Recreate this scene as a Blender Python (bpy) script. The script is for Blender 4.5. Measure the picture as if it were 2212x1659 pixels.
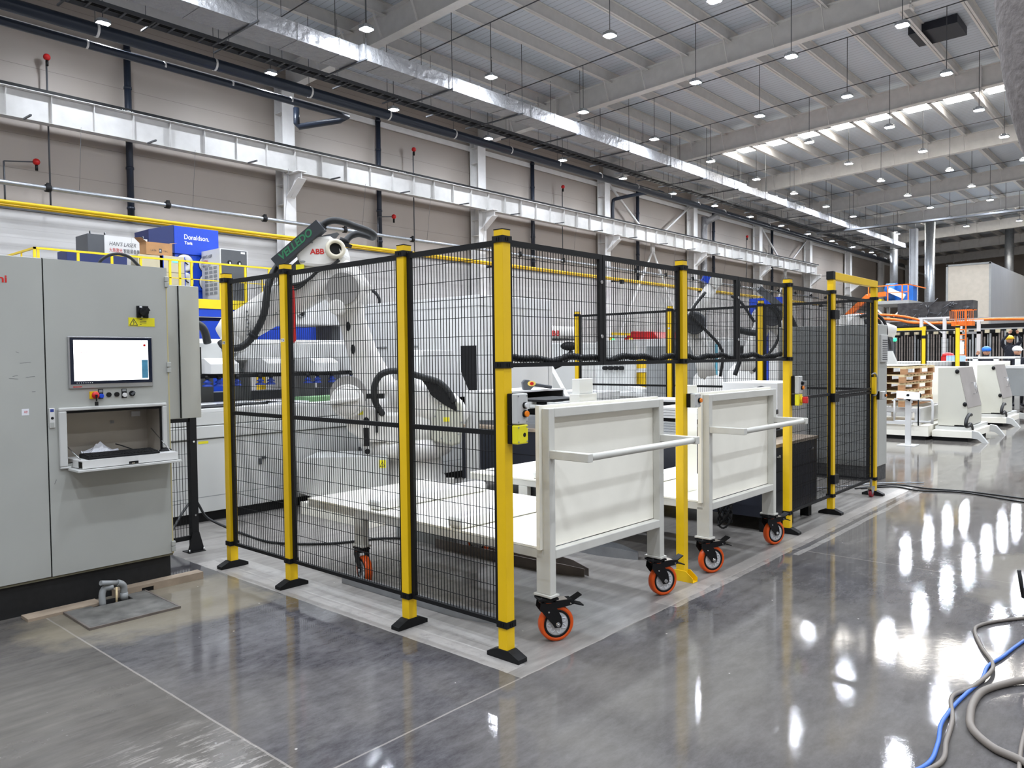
import bpy, bmesh, math, random
from math import sin, cos, pi, radians
from mathutils import Vector, Matrix
random.seed(7)
D = bpy.data
for o in list(D.objects): D.objects.remove(o, do_unlink=True)
scene = bpy.context.scene
COL = scene.collection

# ------------------------------------------------ camera
cd = D.cameras.new('camera'); cam = D.objects.new('camera', cd); COL.objects.link(cam)
cd.sensor_width = 36; cd.sensor_fit = 'HORIZONTAL'; cd.lens = 36 * 1672.53 / 2212; cd.clip_start = .05; cd.clip_end = 400
Rr = Vector((0.663037, -0.748501, -0.011319)); Uu = Vector((0.032588, 0.013754, 0.999374)); Ff = Vector((0.747877, 0.662991, -0.033512))
cam.matrix_world = Matrix(((Rr.x, Uu.x, -Ff.x, -2.8975), (Rr.y, Uu.y, -Ff.y, -2.6227), (Rr.z, Uu.z, -Ff.z, 1.548), (0, 0, 0, 1)))
scene.camera = cam
# ------------------------------------------------ world, exposure
w = D.worlds.new('world'); scene.world = w; w.use_nodes = True
w.node_tree.nodes['Background'].inputs[0].default_value = (1.0, .965, .93, 1)
w.node_tree.nodes['Background'].inputs[1].default_value = .2
scene.view_settings.view_transform = 'Standard'; scene.view_settings.look = 'None'
scene.view_settings.gamma = 1; scene.view_settings.use_curve_mapping = False
scene.view_settings.exposure = 1.0
scene.cycles.use_denoising = True; scene.cycles.use_adaptive_sampling = True; scene.cycles.adaptive_threshold = .03
scene.cycles.max_bounces = 6; scene.cycles.diffuse_bounces = 3; scene.cycles.glossy_bounces = 3
scene.cycles.sample_clamp_indirect = 4; scene.cycles.caustics_reflective = False; scene.cycles.caustics_refractive = False
LAMP = 330.0

# ------------------------------------------------ materials
def lin(c):
    return tuple((x / 255 / 12.92 if x / 255 <= .04045 else ((x / 255 + .055) / 1.055) ** 2.4) for x in c)
MATS = {}
def mat(name, rgb, rough=.5, metal=0, noise=.06, scale=3.0, emit=0, bump=0, spec=.5, stretch=None):
    if name in MATS: return MATS[name]
    m = D.materials.new(name); m.use_nodes = True; nt = m.node_tree; N = nt.nodes; L = nt.links
    b = N['Principled BSDF']; c = lin(rgb)
    b.inputs['Roughness'].default_value = rough; b.inputs['Metallic'].default_value = metal
    b.inputs['Specular IOR Level'].default_value = spec
    tc = N.new('ShaderNodeTexCoord'); nz = N.new('ShaderNodeTexNoise')
    nz.inputs['Scale'].default_value = scale; nz.inputs['Detail'].default_value = 5
    src = tc.outputs['Object']
    if stretch:
        mp = N.new('ShaderNodeMapping'); mp.inputs['Scale'].default_value = stretch; L.new(src, mp.inputs[0]); src = mp.outputs[0]
    L.new(src, nz.inputs['Vector'])
    r = N.new('ShaderNodeValToRGB')
    r.color_ramp.elements[0].position = .3; r.color_ramp.elements[1].position = .7
    r.color_ramp.elements[0].color = tuple(max(0, x * (1 - noise)) for x in c) + (1,)
    r.color_ramp.elements[1].color = tuple(min(1, x * (1 + noise)) for x in c) + (1,)
    L.new(nz.outputs['Fac'], r.inputs[0]); L.new(r.outputs[0], b.inputs['Base Color'])
    if emit:
        b.inputs['Emission Color'].default_value = c + (1,); b.inputs['Emission Strength'].default_value = emit
    if bump:
        bp = N.new('ShaderNodeBump'); bp.inputs['Strength'].default_value = bump; bp.inputs['Distance'].default_value = .02
        L.new(nz.outputs['Fac'], bp.inputs['Height']); L.new(bp.outputs[0], b.inputs['Normal'])
    MATS[name] = m; return m

YEL = mat('yellow paint', (236, 192, 12), .42, noise=.05)
YEL2 = mat('railing yellow paint', (240, 205, 15), .4)
ORG = mat('orange paint', (225, 110, 20), .45)
PU = mat('orange polyurethane', (222, 84, 14), .42, noise=.08, scale=12)
BLK = mat('black powder coat', (13, 13, 15), .6, spec=.3)
RUB = mat('black rubber', (17, 18, 20), .55, noise=.15, scale=9)
PLI = mat('black plinth paint', (16, 16, 17), .7, noise=.4, scale=25)
CAB = mat('light grey cabinet paint', (172, 173, 168), .42, noise=.03)
CAB2 = mat('pale grey machine paint', (196, 196, 193), .4, noise=.02)
WHT = mat('white machine paint', (214, 213, 211), .35, noise=.02)
ROB = mat('white robot paint', (222, 219, 214), .32, noise=.04)
CART = mat('light grey cart paint', (208, 206, 198), .4, noise=.05, scale=6)
PLA = mat('white polyethylene board', (250, 246, 233), .6, noise=.035, scale=4)
PLA2 = mat('white nylon block', (240, 240, 236), .4, noise=.02)
STL = mat('galvanised steel', (165, 168, 172), .38, .8, noise=.12, scale=8)
DST = mat('dark steel', (112, 104, 98), .5, .3, noise=.2, scale=7)
ALU = mat('aluminium profile', (190, 192, 196), .3, .85)
CHR = mat('bright zinc', (205, 206, 208), .22, .95)
HUB = mat('grey nylon wheel hub', (196, 196, 198), .4, noise=.06)
NAV = mat('dark navy paint', (28, 31, 42), .5, noise=.12)
BLU = mat('bright blue paint', (14, 66, 190), .4)
DBL = mat('dark blue paint', (20, 36, 92), .45)
TRS = mat('roof steel paint', (226, 224, 222), .5, noise=.05)
GRYD = mat('dark grey paint', (78, 80, 84), .5)
GRY = mat('mid grey paint', (140, 142, 142), .45)
BEI = mat('beige cabinet paint', (190, 180, 152), .5)
CRD = mat('brown cardboard', (176, 132, 88), .8, noise=.12)
WOD = mat('pale pine wood', (226, 204, 160), .7, noise=.16, scale=5, stretch=(1, 1, 14))
WOD2 = mat('brown pine wood', (190, 142, 100), .75, noise=.2, scale=5, stretch=(1, 1, 14))
PLY = mat('dusty plywood', (150, 134, 116), .8, noise=.15, scale=9)
RED = mat('red paint', (196, 22, 22), .4)
PIP = mat('blue black drain pipe', (30, 38, 52), .4, noise=.1)
CNC = mat('concrete dusted iron', (92, 90, 86), .75, noise=.45, scale=9)
STK = mat('yellow sticker', (232, 220, 30), .5)
PAP = mat('white paper', (225, 226, 232), .7)
INK = mat('dark ink', (60, 60, 66), .6)
RINK = mat('red ink', (200, 32, 26), .5)
BINK = mat('blue ink', (40, 60, 140), .5)
WINK = mat('white ink', (240, 240, 240), .5)
GINK = mat('green ink', (40, 110, 74), .5)
SKN = mat('skin', (190, 140, 112), .5)
CLO = mat('dark blue work clothes', (28, 30, 40), .85)
FEL = mat('grey fibre wrap', (104, 98, 96), .95, noise=.22, scale=16, bump=.9)
BOX = mat('beige panel', (176, 168, 156), .55)
ORV = mat('orange push button', (238, 128, 14), .3)
BUB = mat('blue push button', (20, 70, 200), .3)
BLUH = mat('blue hose', (52, 98, 178), .5)
GHO = mat('grey brown hose', (112, 104, 96), .6)
LED = mat('lamp diffuser', (236, 244, 255), .4, emit=LAMP, noise=0)
SKY = mat('translucent roof panel', (255, 250, 240), .4, emit=14, noise=0)
SCR = mat('lit screen', (250, 251, 255), .3, emit=1.6, noise=0)
SCB = mat('lit screen desktop', (46, 88, 110), .3, emit=.7, noise=.4, scale=30)
GRE = mat('green indicator light', (40, 230, 120), .3, emit=1.5, noise=0)
TUBE = mat('lit fluorescent tube', (255, 246, 225), .3, emit=7, noise=0)

# crinkled aluminium foil of the air duct
def foil():
    m = D.materials.new('aluminium foil'); m.use_nodes = True; nt = m.node_tree; N = nt.nodes; L = nt.links
    b = N['Principled BSDF']; b.inputs['Base Color'].default_value = (.33, .33, .34, 1); b.inputs['Metallic'].default_value = .35; b.inputs['Roughness'].default_value = .42
    tc = N.new('ShaderNodeTexCoord'); nz = N.new('ShaderNodeTexNoise'); nz.inputs['Scale'].default_value = 3.5; nz.inputs['Detail'].default_value = 8
    L.new(tc.outputs['Object'], nz.inputs['Vector'])
    bp = N.new('ShaderNodeBump'); bp.inputs['Strength'].default_value = 1; bp.inputs['Distance'].default_value = .15
    L.new(nz.outputs['Fac'], bp.inputs['Height']); L.new(bp.outputs[0], b.inputs['Normal']); return m
FOIL = foil()

def floor_mat():
    m = D.materials.new('polished concrete'); m.use_nodes = True; nt = m.node_tree; N = nt.nodes; L = nt.links
    b = N['Principled BSDF']; tc = N.new('ShaderNodeTexCoord'); P = tc.outputs['Object']
    def noise(s, d=6, sc=None, ro=.6):
        n = N.new('ShaderNodeTexNoise'); n.inputs['Scale'].default_value = s; n.inputs['Detail'].default_value = d; n.inputs['Roughness'].default_value = ro
        if sc:
            mp = N.new('ShaderNodeMapping'); mp.inputs['Scale'].default_value = sc; L.new(P, mp.inputs[0]); L.new(mp.outputs[0], n.inputs['Vector'])
        else: L.new(P, n.inputs['Vector'])
        return n.outputs['Fac']
    def ramp(f, a, bb, ca=(0, 0, 0, 1), cb=(1, 1, 1, 1)):
        r = N.new('ShaderNodeValToRGB'); r.color_ramp.elements[0].position = a; r.color_ramp.elements[1].position = bb
        r.color_ramp.elements[0].color = ca; r.color_ramp.elements[1].color = cb; L.new(f, r.inputs[0]); return r.outputs[0]
    def mth(op, x, y=None, clamp=False):
        n = N.new('ShaderNodeMath'); n.operation = op; n.use_clamp = clamp
        for i, v in enumerate((x, y)):
            if v is None: continue
            if isinstance(v, (int, float)): n.inputs[i].default_value = v
            else: L.new(v, n.inputs[i])
        return n.outputs[0]
    def mix(f, a, bb):
        n = N.new('ShaderNodeMix'); n.data_type = 'RGBA'
        if isinstance(f, (int, float)): n.inputs[0].default_value = f
        else: L.new(f, n.inputs[0])
        for i, v in ((6, a), (7, bb)):
            if isinstance(v, tuple): n.inputs[i].default_value = v
            else: L.new(v, n.inputs[i])
        return n.outputs[2]
    sx = N.new('ShaderNodeSeparateXYZ'); L.new(P, sx.inputs[0]); X, Y = sx.outputs[0], sx.outputs[1]
    big = noise(.35, 4); med = noise(1.6, 8); fine = noise(14, 8, ro=.75); streak = noise(3, 6, (1, 5, 1))
    col = ramp(med, .3, .72, (.036, .034, .039, 1), (.108, .103, .110, 1)); col = mix(.55, col, ramp(noise(7, 9, (1, 2.2, 1), .78), .36, .66, (.026, .024, .028, 1), (.14, .134, .138, 1)))
    col = mix(mth('MULTIPLY', ramp(big, .45, .62), .5), col, (.17, .155, .135, 1))
    # brownish unpolished bay on the left of the saw joint
    wob = mth('MULTIPLY', mth('SUBTRACT', noise(2.5, 4), .5), .05)
    lf = mth('LESS_THAN', mth('ADD', X, wob), -1.30)
    col = mix(mth('MULTIPLY', lf, .6), col, ramp(streak, .3, .7, (.062, .055, .046, 1), (.13, .116, .098, 1)))
    # warmer dusty floor further down the hall
    far = mth('MULTIPLY', mth('SUBTRACT', X, 2.5), .22, True)
    col = mix(mth('MULTIPLY', far, .75), col, ramp(streak, .3, .72, (.12, .108, .096, 1), (.27, .245, .215, 1)))
    # dusty unpolished floor inside the cell
    cell = mth('MULTIPLY', mth('MULTIPLY', mth('GREATER_THAN', mth('ADD', X, wob), -.11), mth('GREATER_THAN', mth('ADD', Y, wob), -.19)), mth('LESS_THAN', X, 6.9))
    col = mix(mth('MULTIPLY', cell, .68), col, ramp(streak, .3, .72, (.20, .185, .17, 1), (.38, .355, .325, 1)))
    # worn beige patch by the drain and by the cables
    def spot(cx, cy, rx, ry, amt, c):
        nonlocal col
        dx = mth('DIVIDE', mth('SUBTRACT', X, cx), rx); dy = mth('DIVIDE', mth('SUBTRACT', Y, cy), ry)
        d = mth('ADD', mth('MULTIPLY', dx, dx), mth('MULTIPLY', dy, dy)); d = mth('ADD', d, mth('MULTIPLY', mth('SUBTRACT', med, .5), 3))
        f = mth('MULTIPLY', mth('SUBTRACT', 1.2, d), amt * 2.0, True); f = mth('MINIMUM', f, amt); col = mix(f, col, c)
    spot(-.75, 2.3, .75, .55, .65, (.25, .215, .155, 1)); spot(3.4, -2.1, .8, .7, .5, (.27, .245, .20, 1))
    # pale dust bands under the guard fences, dark line on their outer side
    def band(A, lo, hi, B, b0, b1, amt, c):
        nonlocal col
        A2 = mth('ADD', A, mth('MULTIPLY', mth('SUBTRACT', med, .5), .05))
        f = mth('MULTIPLY', mth('GREATER_THAN', A2, lo), mth('LESS_THAN', A2, hi))
        f = mth('MULTIPLY', f, mth('MULTIPLY', mth('GREATER_THAN', B, b0), mth('LESS_THAN', B, b1)))
        f = mth('MULTIPLY', f, ramp(fine, .25, .5)); col = mix(mth('MULTIPLY', f, amt), col, c)
    band(X, -.11, .03, Y, -.1, 3.1, .6, (.44, .41, .385, 1)); band(X, .09, .2, Y, .1, 3.1, .45, (.44, .42, .40, 1))
    band(X, -.145, -.11, Y, -.1, 3.1, .5, (.085, .08, .08, 1))
    band(Y, -.24, -.08, X, 1.3, 7, .5, (.46, .42, .38, 1)); band(Y, -.34, -.29, X, 3, 6.6, .4, (.5, .47, .43, 1))
    # saw joints
    for A, v in ((X, -1.3), (Y, -.19), (X, 3.17), (Y, -4.2)):
        A2 = mth('ABSOLUTE', mth('SUBTRACT', mth('ADD', A, mth('MULTIPLY', wob, .25)), v)); col = mix(mth('MULTIPLY', mth('LESS_THAN', A2, .005), .55), col, (.32, .29, .26, 1))
    # pale scraping marks left beside the joint
    wv = ramp(noise(5, 6, (1.5, 7, 1), .7), .52, .6)
    m1 = mth('MULTIPLY', mth('SUBTRACT', .42, mth('ABSOLUTE', mth('ADD', X, 1.52))), 3, True); m2 = mth('MULTIPLY', mth('SUBTRACT', .75, mth('ABSOLUTE', mth('ADD', Y, .05))), 2, True)
    col = mix(mth('MULTIPLY', mth('MULTIPLY', mth('MULTIPLY', wv, lf), mth('MULTIPLY', m1, m2)), .75), col, (.36, .33, .30, 1))
    # scuffs and specks
    sc = ramp(noise(9, 10, (1, 3.2, 1), .8), .64, .72); col = mix(mth('MULTIPLY', sc, .22), col, (.42, .39, .36, 1))
    col = mix(mth('MULTIPLY', ramp(fine, .25, .42, (1, 1, 1, 1), (0, 0, 0, 1)), .35), col, (.08, .075, .075, 1))
    sp = N.new('ShaderNodeTexVoronoi'); sp.inputs['Scale'].default_value = 5; L.new(P, sp.inputs['Vector'])
    col = mix(mth('MULTIPLY', mth('LESS_THAN', sp.outputs['Distance'], .028), .7), col, (.6, .57, .53, 1))
    L.new(col, b.inputs['Base Color'])
    ro = mth('ADD', mth('MULTIPLY', mth('SUBTRACT', med, .4), .16, True), .022); ro = mth('ADD', ro, mth('MULTIPLY', cell, .3)); ro = mth('ADD', ro, mth('MULTIPLY', lf, .22)); L.new(ro, b.inputs['Roughness'])
    b.inputs['Specular IOR Level'].default_value = .36
    bp = N.new('ShaderNodeBump'); bp.inputs['Strength'].default_value = .03; bp.inputs['Distance'].default_value = .03
    L.new(noise(2.2, 9, (1, 1, 1), .7), bp.inputs['Height']); L.new(bp.outputs[0], b.inputs['Normal'])
    return m

def ribbed(name, rgb, axis, pitch, depth, rough=.5, joint=None):
    # painted sheet metal with ribs (bump) every «pitch» metres along «axis»
    m = D.materials.new(name); m.use_nodes = True; nt = m.node_tree; N = nt.nodes; L = nt.links; b = N['Principled BSDF']; c = lin(rgb)
    b.inputs['Roughness'].default_value = rough
    tc = N.new('ShaderNodeTexCoord'); sx = N.new('ShaderNodeSeparateXYZ'); L.new(tc.outputs['Object'], sx.inputs[0])
    def mth(op, x, y):
        n = N.new('ShaderNodeMath'); n.operation = op
        for i, v in enumerate((x, y)):
            if isinstance(v, (int, float)): n.inputs[i].default_value = v
            else: L.new(v, n.inputs[i])
        return n.outputs[0]
    fr = mth('FRACT', mth('DIVIDE', sx.outputs[axis], pitch), 0)
    rib = mth('LESS_THAN', fr, depth)
    nz = N.new('ShaderNodeTexNoise'); nz.inputs['Scale'].default_value = .6; nz.inputs['Detail'].default_value = 5; L.new(tc.outputs['Object'], nz.inputs['Vector'])
    r = N.new('ShaderNodeValToRGB'); r.color_ramp.elements[0].color = tuple(x * .93 for x in c) + (1,); r.color_ramp.elements[1].color = tuple(min(1, x * 1.05) for x in c) + (1,); L.new(nz.outputs['Fac'], r.inputs[0])
    mx = N.new('ShaderNodeMix'); mx.data_type = 'RGBA'; L.new(mth('MULTIPLY', rib, joint or .25), mx.inputs[0]); L.new(r.outputs[0], mx.inputs[6]); mx.inputs[7].default_value = tuple(x * .45 for x in c) + (1,)
    L.new(mx.outputs[2], b.inputs['Base Color'])
    bp = N.new('ShaderNodeBump'); bp.inputs['Strength'].default_value = .5; bp.inputs['Distance'].default_value = .02; L.new(rib, bp.inputs['Height']); bp.invert = True
    L.new(bp.outputs[0], b.inputs['Normal']); return m

# ------------------------------------------------ mesh builder
class MB:
    def __init__(s): s.v = []; s.f = []; s.sm = []; s.st = []
    def add(s, vs, fs, smooth=False):
        n = len(s.v); s.st.append((n, len(s.f))); s.v += [tuple(v) for v in vs]; s.f += [tuple(i + n for i in f) for f in fs]; s.sm += [smooth] * len(fs); return s
    def box(s, x0, x1, y0, y1, z0, z1):
        if x0 > x1: x0, x1 = x1, x0
        if y0 > y1: y0, y1 = y1, y0
        if z0 > z1: z0, z1 = z1, z0
        return s.add([(x, y, z) for x in (x0, x1) for y in (y0, y1) for z in (z0, z1)],
                     [(0, 1, 3, 2), (4, 6, 7, 5), (0, 4, 5, 1), (2, 3, 7, 6), (0, 2, 6, 4), (1, 5, 7, 3)])
    def bar(s, p0, p1, w, h, up=(0, 0, 1)):
        p0, p1 = Vector(p0), Vector(p1); d = (p1 - p0).normalized(); u = Vector(up)
        if abs(d.dot(u)) > .98: u = Vector((1, 0, 0))
        sd = d.cross(u).normalized(); u = sd.cross(d)
        vs = [p + sd * a * w / 2 + u * b * h / 2 for p in (p0, p1) for a, b in ((-1, -1), (1, -1), (1, 1), (-1, 1))]
        return s.add(vs, [(3, 2, 1, 0), (4, 5, 6, 7), (0, 1, 5, 4), (1, 2, 6, 5), (2, 3, 7, 6), (3, 0, 4, 7)])
    def rings(s, rings, smooth=True, caps=True, closed=False):
        n = len(rings[0]); vs = [p for r in rings for p in r]; fs = []
        m = len(rings)
        for i in range(m if closed else m - 1):
            j = (i + 1) % m
            for k in range(n):
                fs.append((i * n + k, i * n + (k + 1) % n, j * n + (k + 1) % n, j * n + k))
        s.add(vs, fs, smooth)
        if caps and not closed:
            b = len(s.v) - len(vs)
            s.f += [tuple(b + k for k in reversed(range(n))), tuple(b + (m - 1) * n + k for k in range(n))]; s.sm += [False, False]
        return s
    def cyl(s, p0, p1, r, r2=None, n=16):
        p0, p1 = Vector(p0), Vector(p1); d = (p1 - p0).normalized(); u = Vector((0, 0, 1)) if abs(d.z) < .9 else Vector((1, 0, 0))
        a = d.cross(u).normalized(); b = d.cross(a); r2 = r if r2 is None else r2
        return s.rings([[p + a * q * cos(2 * pi * k / n) + b * q * sin(2 * pi * k / n) for k in range(n)] for p, q in ((p0, r), (p1, r2))])
    def tube(s, pts, r, n=8, sub=0, closed=False):
        pts = [Vector(p) for p in pts]
        if sub: pts = spline(pts, sub, closed)
        rings = []; m = len(pts); a = None
        for i, p in enumerate(pts):
            d = ((pts[(i + 1) % m] if closed or i < m - 1 else p) - (pts[i - 1] if closed or i > 0 else p)).normalized()
            if a is None: a = d.cross(Vector((0, 0, 1)) if abs(d.z) < .9 else Vector((1, 0, 0))).normalized()
            a = (a - d * a.dot(d)).normalized(); b = d.cross(a); q = r(i / max(1, m - 1)) if callable(r) else r
            rings.append([p + a * q * cos(2 * pi * k / n) + b * q * sin(2 * pi * k / n) for k in range(n)])
        return s.rings(rings, closed=closed)
    def prism(s, poly, axis, a, b, smooth=False):
        def P(u, v, t): return {'x': (t, u, v), 'y': (u, t, v), 'z': (u, v, t)}[axis]
        n = len(poly); vs = [P(u, v, a) for u, v in poly] + [P(u, v, b) for u, v in poly]
        fs = [(i, (i + 1) % n, n + (i + 1) % n, n + i) for i in range(n)]
        s.add(vs, fs, smooth); k = len(s.v) - 2 * n
        s.f += [tuple(k + i for i in reversed(range(n))), tuple(k + n + i for i in range(n))]; s.sm += [False, False]; return s
    def lathe(s, prof, c=(0, 0, 0), ax=(0, 0, 1), n=24):
        c = Vector(c); d = Vector(ax).normalized(); u = Vector((0, 0, 1)) if abs(d.z) < .9 else Vector((1, 0, 0))
        a = d.cross(u).normalized(); b = d.cross(a)
        return s.rings([[c + d * z + a * r * cos(2 * pi * k / n) + b * r * sin(2 * pi * k / n) for k in range(n)] for r, z in prof])
    def ring(s, c, ax, ro, ri, t, n=24):
        # flat ring (washer) of thickness t, centred on c
        return s.lathe([(ri, -t / 2), (ro, -t / 2), (ro, t / 2), (ri, t / 2), (ri, -t / 2)], c, ax, n)
    def ball(s, c, r, n=14, m=9):
        c = Vector(c); R = r if isinstance(r, (tuple, list)) else (r, r, r)
        return s.rings([[c + Vector((R[0] * sin(t) * cos(2 * pi * k / n), R[1] * sin(t) * sin(2 * pi * k / n), R[2] * cos(t))) for k in range(n)]
                        for t in [pi * (.02 + .96 * i / m) for i in range(m + 1)]])
    def each(s, name, m, parent, bevel=0):
        # every added solid becomes a part of its own
        st = s.st + [(len(s.v), len(s.f))]
        for (v0, f0), (v1, f1) in zip(st[:-1], st[1:]):
            q = MB(); q.v = s.v[v0:v1]; q.f = [tuple(i - v0 for i in f) for f in s.f[f0:f1]]; q.sm = s.sm[f0:f1]; q.build(name, m, parent, bevel=bevel)
    def build(s, name, m, parent=None, label=None, bevel=0, sub=0):
        me = D.meshes.new(name); me.from_pydata(s.v, [], s.f); me.validate(); me.update()
        bm = bmesh.new(); bm.from_mesh(me); bmesh.ops.recalc_face_normals(bm, faces=bm.faces); bm.to_mesh(me); bm.free()
        if len(me.polygons) == len(s.sm): me.polygons.foreach_set('use_smooth', s.sm)
        o = D.objects.new(name, me); COL.objects.link(o); me.materials.append(m)
        if parent: o.parent = parent
        if label: o['label'] = label
        if bevel:
            b = o.modifiers.new('bevel', 'BEVEL'); b.width = bevel; b.segments = 2; b.limit_method = 'ANGLE'; b.angle_limit = radians(50)
        if sub:
            b = o.modifiers.new('sub', 'SUBSURF'); b.levels = sub; b.render_levels = sub
        return o
def spline(pts, sub, closed=False):
    out = []; n = len(pts)
    for i in range(n if closed else n - 1):
        if closed: p0, p1, p2, p3 = pts[i - 1], pts[i], pts[(i + 1) % n], pts[(i + 2) % n]
        else: p0, p1, p2, p3 = pts[max(0, i - 1)], pts[i], pts[i + 1], pts[min(n - 1, i + 2)]
        for k in range(sub):
            t = k / sub; out.append(.5 * ((2 * p1) + (p2 - p0) * t + (2 * p0 - 5 * p1 + 4 * p2 - p3) * t * t + (3 * p1 - p0 - 3 * p2 + p3) * t ** 3))
    if not closed: out.append(pts[-1])
    return out
def ell(cx, cz, rx, rz, n=20, a0=0): return [(cx + rx * cos(a0 + 2 * pi * k / n), cz + rz * sin(a0 + 2 * pi * k / n)) for k in range(n)]

def thing(name, label, cat, loc=(0, 0, 0), rz=0, group=None):
    o = D.objects.new(name, None); COL.objects.link(o); o.location = loc; o.rotation_euler = (0, 0, rz); o.empty_display_size = .1
    o['label'] = label; o['category'] = cat
    if group: o['group'] = group
    return o
def tag(o, label, cat, group=None, kind=None):
    o['label'] = label; o['category'] = cat
    if group: o['group'] = group
    if kind: o['kind'] = kind
    return o
def struct(o): o['kind'] = 'structure'; return o
def kids(o): return [c for c in D.objects if c.parent == o]
def dup(o, loc=None, rz=None, label=None, parent=None):
    c = o.copy(); COL.objects.link(c)
    if parent: c.parent = parent
    for ch in kids(o): dup(ch, parent=c)
    if loc is not None: c.location = loc
    if rz is not None: c.rotation_euler = (0, 0, rz)
    if label: c['label'] = label
    return c
def text(s, size, loc, rz, m, parent, name='lettering', shear=0, off=0, align='LEFT', sx=1, tilt=None, space=1, ext=.0008):
    c = D.curves.new('t', 'FONT'); c.body = s; c.size = size; c.align_x = align; c.shear = shear; c.offset = off; c.extrude = ext; c.space_character = space
    t = D.objects.new('t', c); me = D.meshes.new_from_object(t); D.objects.remove(t)
    me.name = name; me.materials.clear(); me.materials.append(m)
    o = D.objects.new(name, me); COL.objects.link(o); o.location = loc; o.rotation_euler = tilt if tilt else (pi / 2, 0, rz); o.scale = (sx, 1, 1)
    if parent: o.parent = parent
    return o
ORD = ['first', 'second', 'third', 'fourth', 'fifth', 'sixth', 'seventh', 'eighth', 'ninth', 'tenth', 'eleventh', 'twelfth', 'thirteenth', 'fourteenth']

# ================================================ SETTING
FLOOR = floor_mat()
o = struct(MB().box(-30, 116, -32, 26, -.3, 0).build('floor', FLOOR)); o['label'] = 'grey polished concrete floor'
WPAN = ribbed('beige wall panel', (170, 160, 151), 2, 1.12, .012, .55, joint=.7)
WLOW = ribbed('white ribbed wall sheet', (194, 191, 188), 2, .28, .06, .45, joint=.18)
wl = struct(MB().box(-30, 116, 26, 26.25, 6.55, 14.2).build('wall_left', WPAN)); wl['label'] = 'tall side wall of beige insulated panels'
MB().box(-30, 116, 25.96, 26.25, 0, 6.52).build('lower_cladding', WLOW, wl, 'white ribbed lower wall cladding')
MB().box(-30, 116, 25.90, 26.0, 6.5, 6.56).build('drip_flashing', GRYD, wl, 'dark flashing strip')
wf = struct(MB().box(116, 116.3, -32, 26.25, 0, 16).build('wall_far', WPAN)); wf['label'] = 'far end wall of the hall'
def zr(y): return 13.0 + (21 - y) * .042          # underside of the rafters, the roof falls towards the side wall
DECK = ribbed('roof deck sheet', (212, 220, 230), 0, .3, .12, .5, joint=.55)
zd = 1.34
ce = MB(); ce.add([(-30, 26.2, zr(26.2) + zd), (116, 26.2, zr(26.2) + zd), (116, -32, zr(-32) + zd), (-30, -32, zr(-32) + zd)] +
                  [(-30, 26.2, zr(26.2) + zd + .2), (116, 26.2, zr(26.2) + zd + .2), (116, -32, zr(-32) + zd + .2), (-30, -32, zr(-32) + zd + .2)],
                  [(0, 1, 2, 3), (4, 5, 6, 7), (0, 1, 5, 4), (1, 2, 6, 5), (2, 3, 7, 6), (3, 0, 4, 7)])
ceil = struct(ce.build('ceiling', DECK)); ceil['label'] = 'ribbed steel roof deck'
PY = [25.3 - 1.93 * k for k in range(27)]
for y in PY:                                       # purlins along the hall
    z = zr(y) + .86; m = MB(); m.box(-30, 116, y - .008, y + .008, z, z + .47).box(-30, 116, y - .1, y + .1, z, z + .014).box(-30, 116, y - .1, y + .1, z + .455, z + .469)
    m.build('purlin', TRS, ceil)
RX = [3.9 + 11.5 * k for k in range(-2, 10)]
for x in RX:                                       # rafters across the hall
    m = MB(); ys = [26, 21, 16, 11, 5, -2, -14, -30]
    def seg(y0, y1, dx0, dx1, h0, h1):
        m.add([(x + a, y, zr(y) + h) for y in (y0, y1) for a in (dx0, dx1) for h in (h0, h1)], [(0, 1, 3, 2), (4, 6, 7, 5), (0, 4, 5, 1), (2, 3, 7, 6), (0, 2, 6, 4), (1, 5, 7, 3)])
    seg(26, -32, -.01, .01, 0, .95); seg(26, -32, -.2, .2, -.025, 0); seg(26, -32, -.18, .18, .93, .955)
    for y in (20.6, 5.0, -12):                     # bolted splice plates
        m.box(x - .2, x + .2, y - .03, y + .03, zr(y) - .16, zr(y) + 1.02)
        for q in range(5): m.cyl((x - .1, y - .06, zr(y) - .08 + q * .24), (x - .1, y + .06, zr(y) - .08 + q * .24), .025, n=6)
    for i, y in enumerate(PY):
        if y > 24.5: continue
        for sg in (-1, 1): m.bar((x + sg * .62, y, zr(y) + .97), (x + sg * .17, y, zr(y) + .01), .09, .02, up=(0, 1, 0))
    m.build('rafter', TRS, ceil)
n = 0
for xa, xb in ((42.0, 44.2), (76.5, 78.6)):        # translucent strips between the purlins
    for i in range(len(PY) - 1):
        if PY[i] > 20 or PY[i] < -16: continue
        y0, y1 = PY[i] - .3, PY[i + 1] + .3; m = MB()
        m.add([(xa, y0, zr(y0) + zd - .01), (xb, y0, zr(y0) + zd - .01), (xb, y1, zr(y1) + zd - .01), (xa, y1, zr(y1) + zd - .01), (xa, y0, zr(y0) + zd + .02), (xb, y0, zr(y0) + zd + .02), (xb, y1, zr(y1) + zd + .02), (xa, y1, zr(y1) + zd + .02)],
              [(0, 1, 2, 3), (4, 5, 6, 7), (0, 1, 5, 4), (1, 2, 6, 5), (2, 3, 7, 6), (3, 0, 4, 7)])
        m.build('skylight_panel', SKY, ceil, 'lit translucent roof panel')
m = MB(); m.box(32.2, 33.9, 4.7, 6.5, zr(5.6) + 1.0, zr(5.6) + 1.33); m.build('roof_opening', NAV, ceil, 'dark framed roof opening')
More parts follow.
